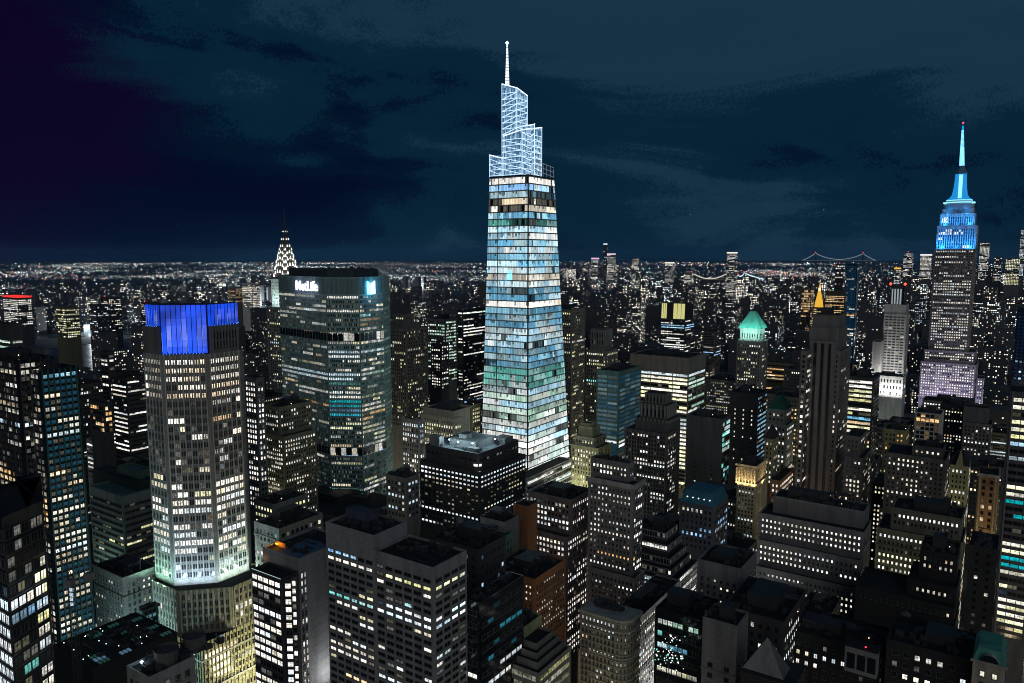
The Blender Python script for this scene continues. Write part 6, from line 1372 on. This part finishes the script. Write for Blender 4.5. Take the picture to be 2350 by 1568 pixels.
# ------------------------------------------------------------------ tower crane over the dark site, aircraft, street lights
def crane():
    p = atd(168, 1400, 330); B = Bld('tower_crane', 'lattice tower crane with a lit mast over the dark building site', p, 'crane')
    z0, z1 = p.z, atd(168, 1342, 330).z; b = V((p.x, p.y, 0)); m = B.part('mast', METAL); lit = B.part('mast_lamp', emit((.55, .75, 1), .9), kind='stuff')
    for sx, sy in ((-1, -1), (1, -1), (1, 1), (-1, 1)): m.tube(b + V((sx, sy, 0)), b + V((sx, sy, z1)), .14, .14, 4)
    z = z0 - 30; k = 0
    while z < z1 - 2:
        m.tube(b + V((-1, -1, z)), b + V((1, -1, z + 2)), .09, .09, 4); m.tube(b + V((1, -1, z)), b + V((1, 1, z + 2)), .09, .09, 4)
        if z > z0: lit.hexa([b + V((x, y, z + dz)) for dz in (0, 1.1) for x, y in ((-.7, -.6), (.7, -.6), (.7, -.2), (-.7, -.2))])
        z += 2
    cab = B.part('cab', MIDS); cab.box(b + V((-1.4, -2.4, z1)), V((2.8, 0, 0)), V((0, 2.8, 0)), 2.6)
    tip = atd(104, 1200, 322); root = b + V((0, 0, z1 + 3)); j = B.part('jib', METAL); t = tip - root; L_ = t.length; pv = None
    up = V((0, 0, 1.6))
    for s in (-.7, .7): j.tube(root + V((s, 0, 0)), tip + V((s * .4, 0, 0)), .12, .1, 4)
    j.tube(root + up, tip + up * .4, .12, .1, 4)
    for i in range(24):
        q = root + t * (i / 24); w = root + t * ((i + .5) / 24); e = root + t * ((i + 1) / 24); j.tube(q + V((-.6, 0, 0)), w + up * .8, .06, .06, 3); j.tube(w + up * .8, e + V((.6, 0, 0)), .06, .06, 3)
    c = B.part('cable', wall((.2, .32, .3))); c.tube(root + t * .8, b + V((4, 4, z1 + 12)), .09, .09, 3); c.tube(b + V((0, 0, z1)), b + V((4, 4, z1 + 12)), .2, .15, 4)
    cw = B.part('counterweight', MIDS); cw.box(b + V((3, 3, z1)), V((3, 0, 0)), V((0, 3, 0)), 3); B.done()
crane()
def site_deck():
    B = hero('site_deck', 'dark unfinished roof with strips of greenish skylights under the crane', 330, [(214, 1535, 122, 292, 0, dict(b=36, kit=0))], wall((.012, .012, .012)), None, yb=1560, kit=0, nick='the unfinished skylight roof', fin=False)
    C, A, Bd, o = B.T[0]; tl = emit((.04, .16, .14), .22); bl = emit((.2, .38, .6), .3)
    for r_ in range(4):
        for k in range(9):
            if rnd.random() < .62: continue
            q = C - V2 * (A * (.95 - .1 * k)) + U2 * (4 + r_ * 9) - V((0, 0, .9)); g = B.part('skylight', bl if rnd.random() < .3 else tl, new=True)
            for j in range(3): g.box(q + U2 * (1.6 * j), V2 * (A * .075), U2 * .9, .5)
    for _ in range(16): B.part('work_lamp', emit(rnd.choice([(1, .95, .8), (.6, .85, 1), (.5, 1, .8)]), 4), new=True).octa(C - V2 * (A * rnd.random()) + U2 * (Bd * rnd.random()) + V((0, 0, rnd.uniform(.2, 1.6))), .22, (0, 0, 0))
    B.kit(C, A, Bd, C.z - 1, 12, pent=False); B.done()
site_deck()
for x, y, d in ((408, 516, 16000), (787, 555, 15000), (1585, 492, 12000), (1890, 482, 11000)):
    p = atd(x, y, d); B = Bld('aircraft', {408: 'faint far aircraft light above the left horizon', 787: 'aircraft light low over the faceted slab', 1585: 'white aircraft light in the sky past the tapering skyscraper', 1890: 'white aircraft light in the sky above the bridge'}[x], p, 'aircraft')
    f = B.part('fuselage', METAL); f.tube(p - V((16, 0, 0)), p + V((16, 0, 0)), 2, 1.2, 8); w = B.part('wing', METAL); w.hexa([p + V(q) for q in ((-3, -15, 0), (3, -15, 0), (5, 15, 0), (-3, 15, 0), (-3, -15, .5), (3, -15, .5), (5, 15, .5), (-3, 15, .5))])
    B.part('landing_lamp', emit((.9, .97, 1), 2.5)).octa(p - V((0, 4, 0)), d / 1726 * .55, (0, 0, 0)); B.done()
road = MB()
for k in range(-4, 6):
    for uu in range(200, 2600, 9):
        vv = k * 270 + rnd.uniform(-8, 8) + 6; p = U2 * uu + V2 * vv
        if hypot(p.x, p.y) < 250 or blocked(uu, uu + 1, vv, vv + 1): continue
        c = rnd.choice([(1, .9, .7), (1, .95, .85), (1, .12, .06), (1, .8, .5)]); q = rnd.uniform(.5, 2)
        road.octa(V((p.x, p.y, rnd.choice([1, 1, 8]))), rnd.uniform(.5, 1.1), (c[0] * q, c[1] * q, c[2] * q))
for r_ in range(0, 16):
    for vv in range(-900, 500, 8):
        uu = 220 + 80 * r_ + rnd.uniform(-5, 5); p = U2 * uu + V2 * vv
        if p.y < 60 or hypot(p.x, p.y) < 250 or blocked(uu - 1, uu + 1, vv - 1, vv + 1): continue
        c = rnd.choice([(1, .92, .75), (1, .95, .85), (1, .12, .06), (1, .8, .5)]); q = rnd.uniform(.6, 2.4)
        road.octa(V((p.x, p.y, rnd.choice([1, 1, 8]))), rnd.uniform(.4, .9), (c[0] * q, c[1] * q, c[2] * q))
prop(road.build('street_lights', FABRIC, None, None, True), 'headlights, tail lights and lamps along the avenues', kind='stuff')
spots = []
for k in range(-3, 4):
    for uu in range(300, 1150, 34): spots.append((uu, k * 270 + 6))
for r_ in range(0, 13):
    for vv in range(-620, 420, 34): spots.append((220 + 80 * r_, vv))
rnd.shuffle(spots); nl = 0
for u_, v_ in spots:
    p = U2 * u_ + V2 * v_; x_ = pj(V((p.x, p.y, 20)))[0] if p.y > 50 else -1
    if nl > 70 or not -100 < x_ < 2450 or hypot(p.x, p.y) > 1150 or blocked(u_ - 2, u_ + 2, v_ - 2, v_ + 2): continue
    lamp('POINT', V((p.x, p.y, 13)), rnd.choice([9000, 14000, 22000]), rnd.choice([(1, .9, .6), (1, .96, .8), (1, .97, .62), (.85, 1, .9), (1, .75, .45)]), 2.5, name='street_lamp_light'); nl += 1

# light display of hanging stars in front of the green glass block
def star_display():
    p = atd(1535, 1490, 292); B = Bld('star_display', 'cluster of hanging white and teal light stars in front of the green glass block', p, 'light display')
    fr = B.part('frame', METAL); fr.tube(V((p.x, p.y, p.z - 16)), V((p.x, p.y, p.z + 10)), .12, .12, 5)
    for i in range(80):
        q = p + V((rnd.gauss(0, 3.4), rnd.gauss(0, 1.5), rnd.gauss(-1, 3.6))); c = rnd.choice([(1, 1, .95), (.9, 1, .95), (.15, .5, .42)]); r = rnd.uniform(.08, .24)
        st_ = B.part('star', emit(c, rnd.choice([1.5, 3])), new=True)
        for k in range(5):
            an = 2 * pi * k / 5; st_.tri(q + V((cos(an) * r * 2, 0, sin(an) * r * 2)), q + V((cos(an + 1.2) * r * .7, -.05, sin(an + 1.2) * r * .7)), q + V((cos(an - 1.2) * r * .7, -.05, sin(an - 1.2) * r * .7)))
    B.done()
star_display()

# ------------------------------------------------------------------ air of the night: far things fade into the blue of the sky
hz = MB(); hz.hexa([V(q) for q in ((-40000, -60, -1), (40000, -60, -1), (40000, 33500, -1), (-40000, 33500, -1), (-40000, -60, 470), (40000, -60, 470), (40000, 33500, 470), (-40000, 33500, 470))])
hm = bpy.data.materials.new('haze_air'); hm.use_nodes = True; ht = hm.node_tree; ht.nodes.clear()
ho = ht.nodes.new('ShaderNodeOutputMaterial'); hv = ht.nodes.new('ShaderNodeVolumePrincipled'); hv.inputs['Density'].default_value = 1.6e-5; hv.inputs['Color'].default_value = (.22, .55, 1, 1)
ht.links.new(hv.outputs[0], ho.inputs['Volume'])
prop(hz.build('haze', hm), None, kind='stuff')
